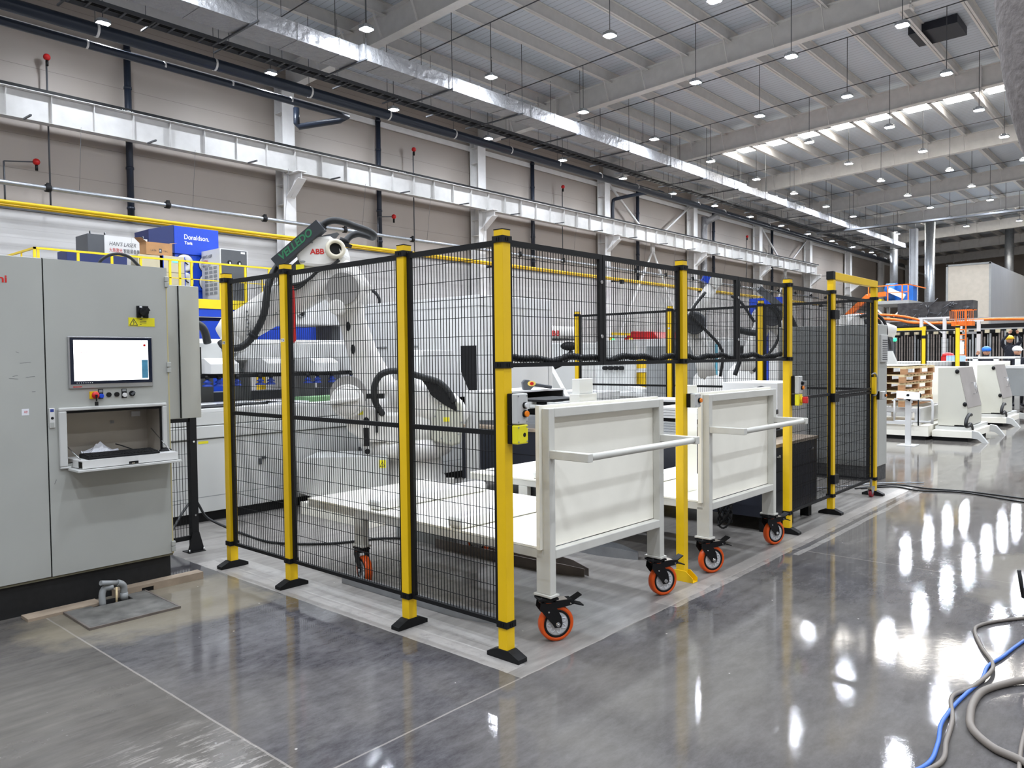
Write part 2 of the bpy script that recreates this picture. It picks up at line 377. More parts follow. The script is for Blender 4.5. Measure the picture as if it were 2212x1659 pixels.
# columns of the side wall
CX = [3.6 + 11.38 * k for k in range(0, 10)]
for i, x in enumerate(CX):
    m = MB(); zt = zr(25.5) + .1
    m.box(x - .28, x + .28, 25.22, 25.25, 0, zt).box(x - .28, x + .28, 25.78, 25.81, 0, zt).box(x - .012, x + .012, 25.25, 25.78, 0, zt)
    for z in (7.9, 8.7, 11.6, 12.4): m.box(x - .27, x + .27, 25.25, 25.78, z, z + .02)
    co = thing('steel_column', 'white steel column of the side wall, %s from the near end' % ORD[i], 'column', (0, 0, 0), 0, 'steel columns of the side wall')
    m.build('shaft', TRS, co)
    m = MB(); m.prism([(24.35, 9.12), (25.22, 9.12), (25.22, 8.2), (25.1, 8.2), (24.35, 8.85)], 'x', x - .012, x + .012)
    m.box(x - .2, x + .2, 24.3, 25.22, 9.1, 9.14); m.bar((x, 24.33, 8.83), (x, 25.2, 8.17), .4, .02, up=(0, .6, .8))
    m.build('corbel', TRS, co)
    m = MB().tube([(x + .42, 25.6, 0), (x + .42, 25.6, 12.9)], .06, n=8); m.build('conduit', STL, co, 'thin silver pipe')
for i in (3, 4, 5, 6):                             # cross bracing of the wall
    a, b = CX[i], CX[i + 1]
    if i % 2: MB().tube([(a + .3, 25.45, 12.6), ((a + b) / 2, 25.45, 9.3)], .08).tube([(b - .3, 25.45, 12.6), ((a + b) / 2, 25.45, 9.3)], .08).tube([(a + .3, 25.45, 1.2), ((a + b) / 2, 25.45, 8.8)], .09).tube([(b - .3, 25.45, 1.2), ((a + b) / 2, 25.45, 8.8)], .09).box((a + b) / 2 - .2, (a + b) / 2 + .2, 25.38, 25.5, 8.7, 9.4).build('brace', TRS, thing('wall_brace', 'crossed tube bracing of the side wall, %s from the near end' % ORD[i - 3], 'brace'))
tag(MB().box(-30, 116, 25.83, 25.93, 12.3, 12.55).build('eaves_strut', TRS), 'long white strut high on the side wall between the columns', 'beam')
# crane runway girder
cr = thing('crane_girder', 'long white crane runway girder with web stiffeners along the tall side wall', 'girder', (0, 24.8, 9.15))
m = MB(); X1 = 72.3
m.box(-8, X1, .04, .055, 0, .9).box(-8, X1, -.12, .22, -.02, 0).box(-8, X1, -.16, .26, .88, .9)
x = 4.82 - 1.265 * 9
while x < X1: m.box(x - .008, x + .008, -.1, .04, 0, .88); x += 1.265
m.build('web', mat('girder paint', (198, 196, 193), .5), cr)
m = MB(); m.box(-8, X1, -.15, -.02, .9, 1.0).build('rail', BLK, cr, 'black crane rail'); m = MB()
for k in range(24): x = 1.5 + k * 3.78; m.bar((x, -.1, -.03), (x, -.75, -.05), .05, .05)
m.each('hanger_bar', GRYD, cr)
for k, x in enumerate((8.2, 20.3, 32.2)):
    text('- - ---- -', .12, (x, -.17, .89), 0, WINK, cr, 'stencil')
# drain pipes down the wall
for k, x in enumerate((8.87, 20.02, 31.05, 42.05, 52.95, 64.0)):
    m = MB().cyl((0, 0, 0), (0, 0, 6.2), .115)
    for z in (.4, 1.8, 3.2, 4.6, 5.9): m.cyl((0, 0, z), (0, 0, z + .08), .135)
    t = m.build('drain_pipe', PIP); t.location = (x, 25.75, 6.56)
    tag(t, 'black drain pipe on the side wall, %s from the near end' % ORD[k], 'pipe', 'drain pipes on the side wall')
# galvanised and yellow pipes along the wall
t = MB().tube([(-8, 24.6, 7.07), (40, 24.6, 7.04), (72, 24.6, 6.95)], .075, n=10); pp = t.build('fire_main', STL); tag(pp, 'galvanised water pipe hung below the white crane girder', 'pipe')
m = MB()
for k in range(20):
    x = 2.0 + k * 3.78; MB().cyl((x, 24.6, 7.06), (x + .16, 24.6, 7.06), .12, n=10).box(x + .03, x + .13, 24.5, 24.58, 7.0, 7.22).build('pipe_clamp', BLK, pp)
m = MB()
for k in range(20): m.cyl((3.0 + k * 3.78, 24.6, 7.1), (3.0 + k * 3.78, 24.3, 9.1), .006, n=5)
m.each('hanger_rod', GRYD, pp)
yp = MB().tube([(-8, 24.45, 6.47), (72, 24.45, 6.34)], .06, n=10).tube([(-8, 24.62, 6.40), (72, 24.62, 6.27)], .04, n=8).build('gas_pipe', YEL); tag(yp, 'pair of yellow gas pipes running along the side wall', 'pipe')
m = MB()
for k in range(7): x = 3.9 + k * 11.38; m.bar((x, 24.3, 6.3), (x, 25.25, 6.3), .06, .08); m.box(x - .12, x + .08, 24.3, 24.5, 6.1, 6.32)
m.each('pipe_bracket', BLK, yp)
# beacons on poles
for k, (x, z0, z1, arm) in enumerate(((5.85, 6.56, 8.05, 1), (6.25, 6.56, 11.5, 0), (20.7, 6.56, 8.2, 1), (22.0, 6.56, 11.55, 0), (33.6, 6.56, 11.6, 0), (58.5, 6.56, 11.4, 0))):
    b = thing('beacon', 'small red gas alarm on a wall pole, %s from the near end' % ORD[k], 'alarm', (x, 25.6, z0), 0, 'red alarms on the side wall')
    m = MB().tube([(-.9 if arm else 0, 0, 0), (-.9 if arm else 0, 0, z1 - z0 - .12)], .028, n=6)
    if arm: m.tube([(-.9, 0, z1 - z0 - .12), (0, -.05, z1 - z0)], .022, n=6)
    m.build('pole', GRYD, b); MB().ball((0, -.06, z1 - z0), .11).build('alarm_head', RED, b); MB().cyl((0, -.06, z1 - z0 - .28), (0, -.06, z1 - z0 - .1), .045, n=8).build('sensor', BLK, b)

# ================================================ DUCT, TRAYS AND PIPES UNDER THE ROOF
du = thing('air_duct', 'long foil wrapped rectangular air duct hanging below the roof', 'duct', (0, 0, 11.3))
m = MB(); m.box(-2, 13.2, 18.25, 19.3, .1, .62).build('duct_section', FOIL, du, 'larger near duct section')
m = MB(); m.box(13.2, 42, 18.0, 18.85, .1, .6).build('duct_section', FOIL, du)
m = MB(); m.box(42, 76, 18.0, 18.8, .12, .52).build('duct_section', FOIL, du)
m = MB()
for k in range(46):
    x = -1.5 + k * 1.55
    if abs(x - 13.2) > .1 and x < 75: m.box(x - .02, x + .02, 18.235 if x < 13.2 else 17.985, 19.315 if x < 13.2 else 18.865, .085, .635 if x < 13.2 else .615)
m.each('joint_flange', FOIL, du)
for k in range(20):                                # trapeze hangers: one part each
    x = 1.5 + k * 3.9; m = MB().bar((x, 17.8, .06), (x, 20.1, .06), .06, .05)
    for y in (17.85, 19.5): m.cyl((x, y, -.05), (x, y, zr(y) + .98 - 11.3), .012, n=5)
    m.build('trapeze_hanger', GRYD, du)
ld = thing('cable_ladder', 'dark cable ladder hung beside the foil duct', 'cable tray', (0, 20.75, 11.55)); m = MB()
m.box(-6, 88, -.26, -.24, 0, .12).box(-6, 88, .24, .26, 0, .12).build('side_rail', GRYD, ld); m = MB()
for k in range(200):
    if k > 110 or k < 14: m.box(-6 + k * .47, -5.94 + k * .47, -.24, .24, .01, .04)
    else: MB().box(-6 + k * .47, -5.94 + k * .47, -.24, .24, .01, .04).build("rung", GRYD, ld)
m.build('rung', GRYD, ld)['kind'] = 'stuff'; m = MB()
for k in range(3): m.tube([(-6, -.15 + .1 * k, .07), (88, -.12 + .1 * k, .07)], .03, n=5)
m.each('cable', BLK, ld)
m = MB()
for k in range(40): MB().cyl((-4 + k * 2.3, .3, 0), (-4 + k * 2.3, .3, zr(21) + .95 - 11.55), .01, n=4).bar((-4 + k * 2.3, -.35, -.02), (-4 + k * 2.3, .6, -.02), .05, .05).build('hanger', GRYD, ld)
p1 = MB().tube([(-6, 21.4, 11.2), (30, 21.4, 11.15), (88, 21.4, 11.05)], .19, n=12).build('rainwater_pipe', PIP); tag(p1, 'thick dark roof drain pipe with white straps beside the cable ladder', 'pipe')
m = MB()
for k in range(24): x = -1 + k * 3.6; m.cyl((x, 21.4, 11.17), (x + .07, 21.4, 11.17), .2, n=12)
m.each('strap', WHT, p1); m = MB()
for k in range(24): x = -1 + k * 3.6; m.cyl((x, 21.4, 11.3), (x, 21.4, 13.9), .012, n=4)
m.each('hanger_rod', GRYD, p1)
p2 = MB().tube([(-6, 22.15, 11.0), (15.2, 22.15, 10.95), (15.6, 22.15, 10.95), (15.6, 22.6, 10.9), (14.4, 23.6, 10.6), (14.3, 23.6, 10.7), (14.3, 23.6, 11.3)], .12, n=10).build('rainwater_pipe', PIP); tag(p2, 'thinner dark drain pipe below the thick one, ending in a bend', 'pipe')
m = MB()
for k in range(8): x = -3 + k * 2.3; m.cyl((x, 22.15, 10.98), (x + .06, 22.15, 10.98), .13, n=10)
m.each('strap', WHT, p2)
p3 = MB().tube([(38.45, 25.3, 9.9), (38.45, 25.3, 11.3), (38.5, 24.9, 11.55), (38.6, 22.4, 11.6), (38.6, 21.75, 11.4)], .11, n=8, sub=3).build('branch_pipe', PIP); tag(p3, 'dark branch drain pipe at the third column', 'pipe')
du2 = MB().tube([(50.6, 25.33, 0), (50.6, 25.33, 11.0), (50.7, 25.1, 11.6), (51, 24.3, 12.0)], .24, n=14, sub=3).build('vertical_duct', FOIL); tag(du2, 'round foil duct rising beside the wall column', 'duct')

# lamp conduits and lamps
ROWS = ((22.8, 'nearest the side wall', 0, 14, 0), (17.2, 'second from the side wall', 1, 13, 0), (11.9, 'third from the side wall', 1, 12, 0), (8.2, 'fourth from the side wall', 2, 12, 0), (4.6, 'fifth from the side wall', 3, 12, 0))
lp = thing('bay_lamp', 'x', 'lamp', (0, 0, 12), 0, 'hanging LED bay lamps')
OC = [(-.2, -.13), (-.13, -.2), (.13, -.2), (.2, -.13), (.2, .13), (.13, .2), (-.13, .2), (-.2, .13)]
m = MB().rings([[Vector((x * s_, y * s_, z)) for x, y in OC] for s_, z in ((.93, .0), (1.0, .0), (1.0, .09), (.62, .10), (.6, .15))], smooth=False, caps=False)
m.add([Vector((x * .6, y * .6, .15)) for x, y in OC], [tuple(range(8))]); m.build('housing', STL, lp)
m = MB().rings([[Vector((x * s_, y * s_, z)) for x, y in OC] for s_, z in ((.93, .002), (.6, -.014), (.25, -.018))], smooth=False, caps=False); m.add([Vector((x * .25, y * .25, -.018)) for x, y in OC], [tuple(range(8))]); m.build('diffuser', LED, lp)
MB().cyl((0, 0, .15), (0, 0, 2.0), .014, n=6).build('suspension_rod', GRYD, lp)
first = True
for y, row, k0, k1, _ in ROWS:
    for k in range(k0, k1):
        x = 6.95 + 5.77 * k; o = lp if first else dup(lp); first = False
        o.location = (x, y, 12 + random.uniform(-.03, .03)); o['label'] = 'lit bay lamp, %s from near end, row %s' % (ORD[k - k0], row)
        rod = [c for c in o.children if c.name.startswith('suspension')] if o is not lp else [c for c in kids(lp) if c.name.startswith('suspension')]
        for c in rod: c.scale = (1, 1, (zr(y) + .84 - 12.15) / 1.85); c.location = (0, 0, .15 - .15 * c.scale[2])
for y, k0, k1, nm in ((4.6, 0, 3, 'a'), (8.2, 0, 2, 'b'), (11.9, 0, 1, 'c'), (17.2, 0, 1, 'd'), (1.0, -3, 8, 'e'), (-3.0, -3, 8, 'f'), (-8, -3, 8, 'g'), (-14, -3, 8, 'h'), (17.2, -3, 0, 'i'), (11.9, -3, 0, 'j'), (22.8, -3, 0, 'k'), (8.2, -3, 0, 'l'), (4.6, -3, 0, 'm')):
    for k in range(k0, k1):                        # added to light the hall: rows carried on above and behind the camera
        x = 6.95 + 5.77 * k; o = dup(lp); o.location = (x, y, 12); o['label'] = 'added bay lamp above and behind the camera, lighting the hall'; o['group'] = 'added bay lamps above and behind the camera'
for k in range(-3, 14):
    x = 6.95 + 5.77 * k; m = MB(); m.bar((x, 23.2, zr(23.2) + .84), (x, -16, zr(-16) + .84), .03, .03)
    m.build('lamp_conduit', GRYD, ceil, 'thin dark lamp conduit')

# tray crossing the hall and far end
t = MB().box(60, 60.5, -6, 20.4, 11.2, 11.32).build('cross_tray', GRYD); tag(t, 'dark cable tray crossing the hall under the roof', 'cable tray')
# cloth duct drooping into the top right corner
fd = MB().tube([(5.3, -1.5, 14.6), (5.1, -1.5, 10), (4.9, -1.55, 7.2), (4.75, -1.62, 5.6), (4.66, -1.66, 4.4), (4.62, -1.75, 3.5), (4.7, -2.0, 2.6)], lambda t: .38 - .12 * max(0, t * 2 - 1), n=20, sub=5).build('wrapped_duct', FEL); tag(fd, 'rough grey fibre wrapped duct at the top right corner', 'duct')

# ================================================ GUARD FENCE
# posts 60 mm square; x / y are the corner of the post nearest the camera
def foot(m, cx, cy, along):
    prof = [(-.11, 0), (.11, 0), (.11, .022), (.04, .052), (-.04, .052), (-.11, .022)]
    if along == 'x': m.prism([(cx + a, b) for a, b in prof], 'y', cy - .034, cy + .034)
    else: m.prism([(cy + a, b) for a, b in prof], 'x', cx - .034, cx + .034)
def post(x, y, label, along='y', h=2.2, clamps=(.165, 2.132), yellow_foot=False, sticker=None, group=None, footed=True):
    t = thing('fence_post', label, 'fence post', (x, y, 0), 0, 'yellow guard fence posts')
    m = MB(); m.box(0, .06, 0, .06, .045 if footed else 0, h - .004); m.build('post_tube', YEL, t, bevel=.002)
    MB().box(-.001, .061, -.001, .061, h - .004, h).build('cap', BLK, t)
    if footed:
        m = MB()
        if yellow_foot:
            prof = [(-.1, 0), (.1, 0), (.1, .012), (.1, .03), (.045, .075), (-.045, .075), (-.1, .03)]
            for dx in (-.004, .06): m.prism([(.03 + a, b) for a, b in prof], 'x', dx, dx + .004)
            m.box(0, .06, -.07, .13, 0, .005); m.build('foot', YEL, t, bevel=.001)
        else: foot(m, .03, .03, along); m.build('foot', BLK, t, bevel=.0015)
    for z in clamps:
        m = MB(); m.box(-.006, .066, -.006, 0, z, z + .033).box(-.006, .066, .06, .066, z, z + .033).box(-.006, 0, 0, .06, z, z + .033).box(.06, .066, 0, .06, z, z + .033)
        for q in (.022, .038): m.box(q - .003, q + .003, -.009, -.006, z + .008, z + .026); m.box(-.009, -.006, q - .003, q + .003, z + .008, z + .026)
        m.build('clamp', BLK, t)
    if sticker:
        MB().box(-.001, 0, .012, .05, sticker, sticker + .022).build('sticker', WHT, t); MB().box(-.0016, -.001, .018, .026, sticker + .006, sticker + .016).box(-.0016, -.001, .034, .044, sticker + .012, sticker + .017).build('sticker_mark', BINK, t)
    return t
def panel(name, label, p0, p1, z0, z1, mids=(), cat='guard fence', fr=.03, wire=.0235, hz=.1):
    # welded mesh panel between two points on the floor plan
    p0, p1 = Vector(p0), Vector(p1); L = (p1 - p0).length; rz = math.atan2((p1 - p0).y, (p1 - p0).x)
    t = thing(name, label, cat, (p0.x, p0.y, z0), rz, 'black mesh guard fences'); H = z1 - z0; d = .01
    m = MB(); m.box(0, fr, -d, d, 0, H).box(L - fr, L, -d, d, 0, H).box(fr, L - fr, -d, d, 0, .022).box(fr, L - fr, -d, d, H - .03, H)
    for z in mids: m.box(fr, L - fr, -d, d, z - z0 - .013, z - z0 + .013)
    m.build('frame', BLK, t)
    m = MB(); n = int(round((L - 2 * fr) / wire)); r = .0016
    for k in range(1, n):
        x = fr + (L - 2 * fr) * k / n; m.box(x - r, x + r, -r, r, .015, H - .02)
    k = 1
    while z1 - .03 - k * hz > z0 + .03:
        z = z1 - .03 - k * hz + .045 - z0; m.box(fr, L - fr, r, r + .0028, z - .0016, z + .0016); k += 1
    m.build('wire_mesh', BLK, t)
    return t
l1, l2, l3, r1, r2, r3, r4 = .7586, 1.9813, 2.7768, 1.8175, 3.6526, 4.7152, 6.0257
post(0, 0, 'yellow fence post at the near corner, carrying the two control boxes', 'y', clamps=(.165, 1.497, 2.132))
post(0, l1, 'yellow fence post next left of the near corner post', 'x')
post(0, l2, 'yellow fence post in front of the robot arm, third from the near corner going left', 'x', sticker=1.675)
post(0, l3, 'leftmost yellow fence post, beside the grey control cabinet', 'x', sticker=1.675)
post(r1, 0, 'yellow fence post between the two carts, with a yellow steel foot', 'y', clamps=(1.497, 2.132), yellow_foot=True)
post(r2, 0, 'yellow fence post right of the second cart with emergency switch', 'y', clamps=(.165, 1.497, 2.132))
post(r3, 0, 'yellow fence post at the hinge side of the mesh gate', 'y', h=2.27)
post(r4, 0, 'far yellow post at the handle side of the mesh gate', 'y', h=2.27)
for y, lb in ((1.27, 'yellow back fence post seen right of the second cart'), (2.5, 'yellow back fence post seen above the first cart'), (4.0, 'yellow back fence post at the far end of the press bed')): post(6.0, y, lb, 'x', sticker=1.9 if y == 2.5 else None)
mx = .03
panel('guard_fence', 'black mesh panel on the left side nearest the corner post', (mx, .064), (mx, l1 - .004), .168, 2.15, (1.164,))
panel('guard_fence', 'widest black mesh panel on the left side, in front of the robot base', (mx, l1 + .064), (mx, l2 - .004), .168, 2.15, (1.164,))
panel('guard_fence', 'narrow black mesh panel at the left end, before the robot wrist', (mx, l2 + .064), (mx, l3 - .004), .168, 2.15, (1.164,))
up = []
for a, b, lb in ((.064, .90, 'first short upper mesh panel right of the corner post'), (.905, r1 - .004, 'second short upper mesh panel above the first cart'), (r1 + .064, 2.70, 'third short upper mesh panel above the second cart'), (2.705, r2 - .004, 'fourth short upper mesh panel left of the emergency switch post')):
    t = panel('guard_fence', lb, (a, mx), (b, mx), 1.5, 2.152); up.append(t)
    m = MB()
    if lb[0] in 'f':
        for z in (.17, .49):
            if lb.startswith('first'): m.cyl((b - a - .012, -.016, z), (b - a - .012, -.006, z), .011, n=8)
            else: m.cyl((.0, -.016, z), (.0, -.006, z), .011, n=8)
        m.each('bolt', CHR, t)
panel('guard_fence', 'full height mesh panel between the emergency switch post and the gate', (r2 + .064, mx), (r3 - .004, mx), .168, 2.15, (1.164,), wire=.021)
g = panel('mesh_gate', 'black mesh gate at the far end of the right side with a castor wheel', (r3 + .064, mx), (r4 - .004, mx), .168, 2.13, (1.13, 1.17), cat='gate', wire=.03)
m = MB()
for z in (.13, .92, 1.72): m.box(-.075, .05, -.05, -.012, z, z + .085)
m.each('hinge', BLK, g)
m = MB(); m.box(1.17, 1.21, -.05, -.01, .95, 1.13); m.build('latch', YEL, g); MB().tube([(1.2, -.02, .93), (1.25, -.04, .95), (1.26, -.04, 1.12), (1.21, -.03, 1.17), (1.15, -.02, 1.16)], .008, n=6, sub=3).build('handle', GRY, g)
m = MB().bar((1.13, -.02, .02), (1.13, -.02, -.06), .02, .02).prism([(1.09, -.06), (1.2, -.06), (1.2, -.085), (1.13, -.14), (1.12, -.14)], 'y', -.04, -.035).prism([(1.09, -.06), (1.2, -.06), (1.2, -.085), (1.13, -.14), (1.12, -.14)], 'y', 0, .005).box(1.09, 1.2, -.04, .005, -.06, -.055)
m.build('castor_fork', STL, g); MB().cyl((1.145, -.034, -.128), (1.145, -.002, -.128), .04, n=18).build('castor_wheel', mat('dull red tyre', (150, 40, 48), .5), g)
pb = thing('gate_lintel', 'yellow square beam with a black end cap over the mesh gate', 'beam', (4.70, 0, 2.27))
MB().box(.06, 1.385, 0, .06, 0, .07).build('beam', YEL, pb, bevel=.002); MB().box(0, .06, -.003, .063, -.003, .074).build('end_cap', BLK, pb)
for a, b, lb in ((.064, 1.266, 'back mesh panel nearest the gate'), (1.334, 2.496, 'back mesh panel behind the second cart'), (2.564, 3.996, 'back mesh panel behind the first cart')):
    panel('guard_fence', lb + ', seen across the press bed', (6.03, a), (6.03, b), .168, 2.15, (1.164,), wire=.026)
# corrugated sleeve lying along the short panels
for a, b, lb in ((.08, 1.80, 'black corrugated cable sleeve tied along the upper panels above the first cart'), (1.89, 3.63, 'black corrugated cable sleeve tied along the upper panels above the second cart')):
    pts = []; k = 0; x = a
    while x <= b: pts.append((x, .062 + .004 * sin(k * .9), 1.542 + .010 * sin(x * 11) + .006 * sin(x * 23))); x += .006; k += 1
    m = MB(); nn = len(pts); m.tube(pts, lambda t, nn=nn: .0175 + .0035 * (1 if int(t * (nn - 1)) % 2 else -1), n=8); tag(m.build('corrugated_sleeve', BLK), lb, 'cable sleeve')

# small control boxes
def button(m, c, r, d=.02, ax=(0, -1, 0)): c = Vector(c); m.cyl(c, c + Vector(ax) * d, r, n=18)
def cbox(name, label, x, y, z, wdt, hgt, face, buttons, cat='control box'):
    # lid faces -y; black back half, coloured lid
    t = thing(name, label, cat, (x, y, z))
    MB().box(0, wdt, -.03, 0, 0, hgt).build('back_shell', BLK, t, bevel=.003)
    MB().box(0, wdt, -.068, -.03, 0, hgt).build('lid', face, t, bevel=.006)
    m = MB()
    for a in (.01, wdt - .01):
        for b in (.012, hgt - .012): m.cyl((a, -.0695, b), (a, -.066, b), .0045, n=8)
    m.each('screw', STL, t)
    for (bx, bz, r, mt, kind) in buttons:
        if kind != 'hole':
            MB().cyl((bx, -.068, bz), (bx, -.078, bz), r * 1.18, n=18).build('bezel', BLK, t)
            MB().cyl((bx, -.078, bz), (bx, -.088, bz), r, n=18).build('push_button', mt, t, bevel=.002)
        else: MB().cyl((bx, -.0685, bz), (bx, -.0690, bz), r, n=16).build('hole', BLK, t)
    return t
cbox('button_box', 'grey two button box with white and orange buttons on the corner post', .02, -.001, 1.213, .085, .155, CAB2, ((.058, .095, .014, WHT, 'b'), (.058, .052, .0155, ORV, 'b')))
cbox('button_box', 'yellow empty emergency stop box below the grey two button box', .02, -.001, 1.112, .085, .097, STK, ((.055, .046, .011, BLK, 'hole'),))
cbox('button_box', 'small grey button box with one orange button on the post between the carts', r1 + .04, -.001, 1.196, .08, .095, CAB2, ((.055, .048, .015, ORV, 'b'),))
t = cbox('button_box', 'grey two button box above the red rotary switch', r2 + .03, -.001, 1.215, .085, .15, CAB2, ((.062, .09, .014, BLK, 'b'), (.062, .05, .0155, ORV, 'b')))
t = cbox('switch_box', 'yellow box with a red rotary emergency switch', r2 + .03, -.001, 1.112, .085, .097, STK, ())
MB().cyl((.05, -.068, .048), (.05, -.085, .048), .03, n=18).build('bezel', YEL, t); MB().prism([(.035, .02), (.065, .02), (.07, .048), (.065, .076), (.035, .076), (.03, .048)], 'y', -.125, -.085).build('rotary_knob', RED, t, bevel=.005)
t = cbox('button_box', 'small grey box with an orange button at the gate handle', r4 + .02, -.001, 1.05, .1, .09, CAB2, ((.07, .045, .014, ORV, 'b'),))

# ================================================ CARTS
HUBD = mat('raised hub web', (214, 214, 216), .35)
def caster(root, x, y, ang, brake=True):
    # fork as the part; wheel pieces and brake lever below it.  ang: rolling direction, wheel axle 35 mm behind the swivel
    c, s = cos(ang), sin(ang); mt = Matrix.Translation((x, y, 0)) @ Matrix.Rotation(ang, 4, 'Z')
    def T(m): m.v = [tuple(mt @ Vector(v)) for v in m.v]; return m
    wx = -.052
    m = MB().box(-.055, .055, -.045, .045, .235, .245).cyl((0, 0, .222), (0, 0, .236), .045, n=20)
    m.box(-.04, .04, -.035, .035, .214, .222)
    for sg in (-1, 1):
        m.prism([(-.045, .222), (.045, .222), (.05, .19), (.028, .16), (wx + .03, .10), (wx + .018, .08), (wx - .018, .08), (wx - .026, .10), (wx - .02, .14), (-.045, .19)], 'y', sg * .036 - .0025, sg * .036 + .0025)
    for a in (-.04, .04):
        for b in (-.033, .033): m.cyl((a, b, .225), (a, b, .252), .006, n=6)
    f = T(m).build('castor_fork', BLK, root, 'black steel castor fork')
    T(MB().cyl((0, 0, .219), (0, 0, .226), .042, n=20)).build('swivel_ring', PU, f)
    R = .098; W = .024
    T(MB().lathe([(.074, -W), (R - .006, -W), (R, -W + .008), (R, W - .008), (R - .006, W), (.074, W), (.074, -W)], (wx, 0, R), (0, 1, 0), 36)).build('tyre', PU, f)
    T(MB().lathe([(.064, -W - .001), (.076, -W - .001), (.076, W + .001), (.064, W + .001), (.064, -W - .001)], (wx, 0, R), (0, 1, 0), 32)).build('rim_ring', BLK, f)
    T(MB().lathe([(.001, -.024), (.02, -.024), (.03, -.021), (.055, -.0215), (.066, -.024), (.066, .024), (.055, .0215), (.03, .021), (.02, .024), (.001, .024)], (wx, 0, R), (0, 1, 0), 32)).build('hub', HUB, f)
    m = MB()
    for sg in (-1, 1):
        for k in range(7):
            a = 2 * pi * k / 7; pts = []
            for q in range(7):
                b = -1 + q / 3; rr = .034 + .022 * (1 - b * b) ; aa = a + b * .33; pts.append((wx + rr * cos(aa), sg * .0225, R + rr * sin(aa)))
            m.tube(pts, .0032, n=5)
    T(m).build('hub_ribs', HUBD, f)
    T(MB().cyl((wx, -.045, R), (wx, .045, R), .012, n=10).cyl((wx, -.05, R), (wx, .05, R), .006, n=8)).build('axle', CHR, f)
    if brake:
        m = MB(); m.prism([(.02, .222), (.02, .19), (-.06, .185), (-.135, .195), (-.15, .215), (-.14, .226)], 'y', -.032, .032)
        T(m).build('brake_housing', BLK, f)
        T(MB().add([(-.02, -.028, .2235), (-.02, .028, .2235), (-.11, .028, .2275), (-.11, -.028, .2275), (-.02, -.028, .226), (-.02, .028, .226), (-.11, .028, .23), (-.11, -.028, .23)], [(0, 1, 2, 3), (4, 5, 6, 7), (0, 1, 5, 4), (1, 2, 6, 5), (2, 3, 7, 6), (3, 0, 4, 7)])).build('brake_plate', mat('worn zinc plate', (178, 170, 160), .45, .4, noise=.2, scale=30), f)
        m = MB().bar((-.14, 0, .215), (-.195, 0, .245), .055, .006, up=(0, 0, 1)).bar((-.14, 0, .205), (-.205, 0, .185), .06, .007).cyl((-.14, -.035, .21), (-.14, .035, .21), .012, n=10)
        T(m).build('brake_pedal', BLK, f)
        m = MB()
        for a, b in ((-.03, .2), (-.13, .205), (.0, .17)): m.cyl((a, -.0415 if b < .18 else -.035, b), (a, .0415 if b < .18 else .035, b), .005, n=8)
        T(m).each('rivet', CHR, f)
    return f
def cart(name, label, x, y, rz, angs):
    t = thing(name, label, 'cart', (x, y, 0), rz); W = 1.13; B = 2.38; zp = .505
    for lx in (0, W - .05):
        MB().prism([(0, .265), (.10, .265), (.10, .475), (.05, .475), (.05, 1.275), (0, 1.275)], 'x', lx, lx + .05).build('front_leg', CART, t, bevel=.004)
        MB().box(lx, lx + .05, 1.70, 1.80, .265, .455).build('leg', CART, t, bevel=.004)
    MB().box(.05, W - .05, 0, .05, .455, .505).box(.05, W - .05, 0, .05, 1.225, 1.275).each('end_rail', CART, t, bevel=.004)
    m = MB().box(0, .05, .05, B, .455, .505).box(W - .05, W, .05, B, .455, .505).box(.05, W - .05, B - .05, B, .455, .505)
    for yy in (.6, 1.2, 1.75): m.box(.05, W - .05, yy, yy + .04, .455, .495)
    m.build('base_frame', CART, t, bevel=.003)
    m = MB()
    for lx in (-.012, W - .062):
        for ly in (-.012, 1.688): m.box(lx, lx + .074, ly, ly + .124, .252, .265)
    m.each('castor_plate', CART, t, bevel=.002)
    MB().box(-.002, W + .002, .078, B + .001, .5065, .519).build('deck_board', PLA, t, 'white plastic deck board')
    MB().box(-.022, W + .012, .051, .077, .508, 1.29).build('end_board', PLA, t, 'white plastic end board')
    m = MB()
    for lx in (.004, W - .046): m.box(lx, lx + .042, -.26, 0, 1.005, 1.05)
    m.each('handle_arm', CART, t, bevel=.003)
    MB().cyl((.046, -.235, 1.027), (W - .046, -.235, 1.027), .019, n=18).build('handle_bar', CART, t)
    for q, (yy, hh) in enumerate(((.70, .075), (1.55, .075))):
        b = MB().box(.03 if q else -.0, W - .06, yy, yy + .13, .5195, .5195 + hh).build('support_block', PLA2, t, 'white nylon bar across the deck', bevel=.022)
    caster(t, .025, .05, angs[0]); caster(t, W - .025, .05, angs[1])
    caster(t, .025, 1.75, angs[2], False); caster(t, W - .025, 1.75, angs[3], False)
    return t
cart('platform_cart', 'near light grey cart with white boards and a push handle on orange wheels', .322, -.028, radians(-1.8), (radians(150), radians(156), radians(75), radians(95)))
cart('platform_cart', 'second light grey cart with white boards, right of the yellow footed post', 2.075, -.06, radians(-.5), (radians(152), radians(158), radians(100), radians(80)))
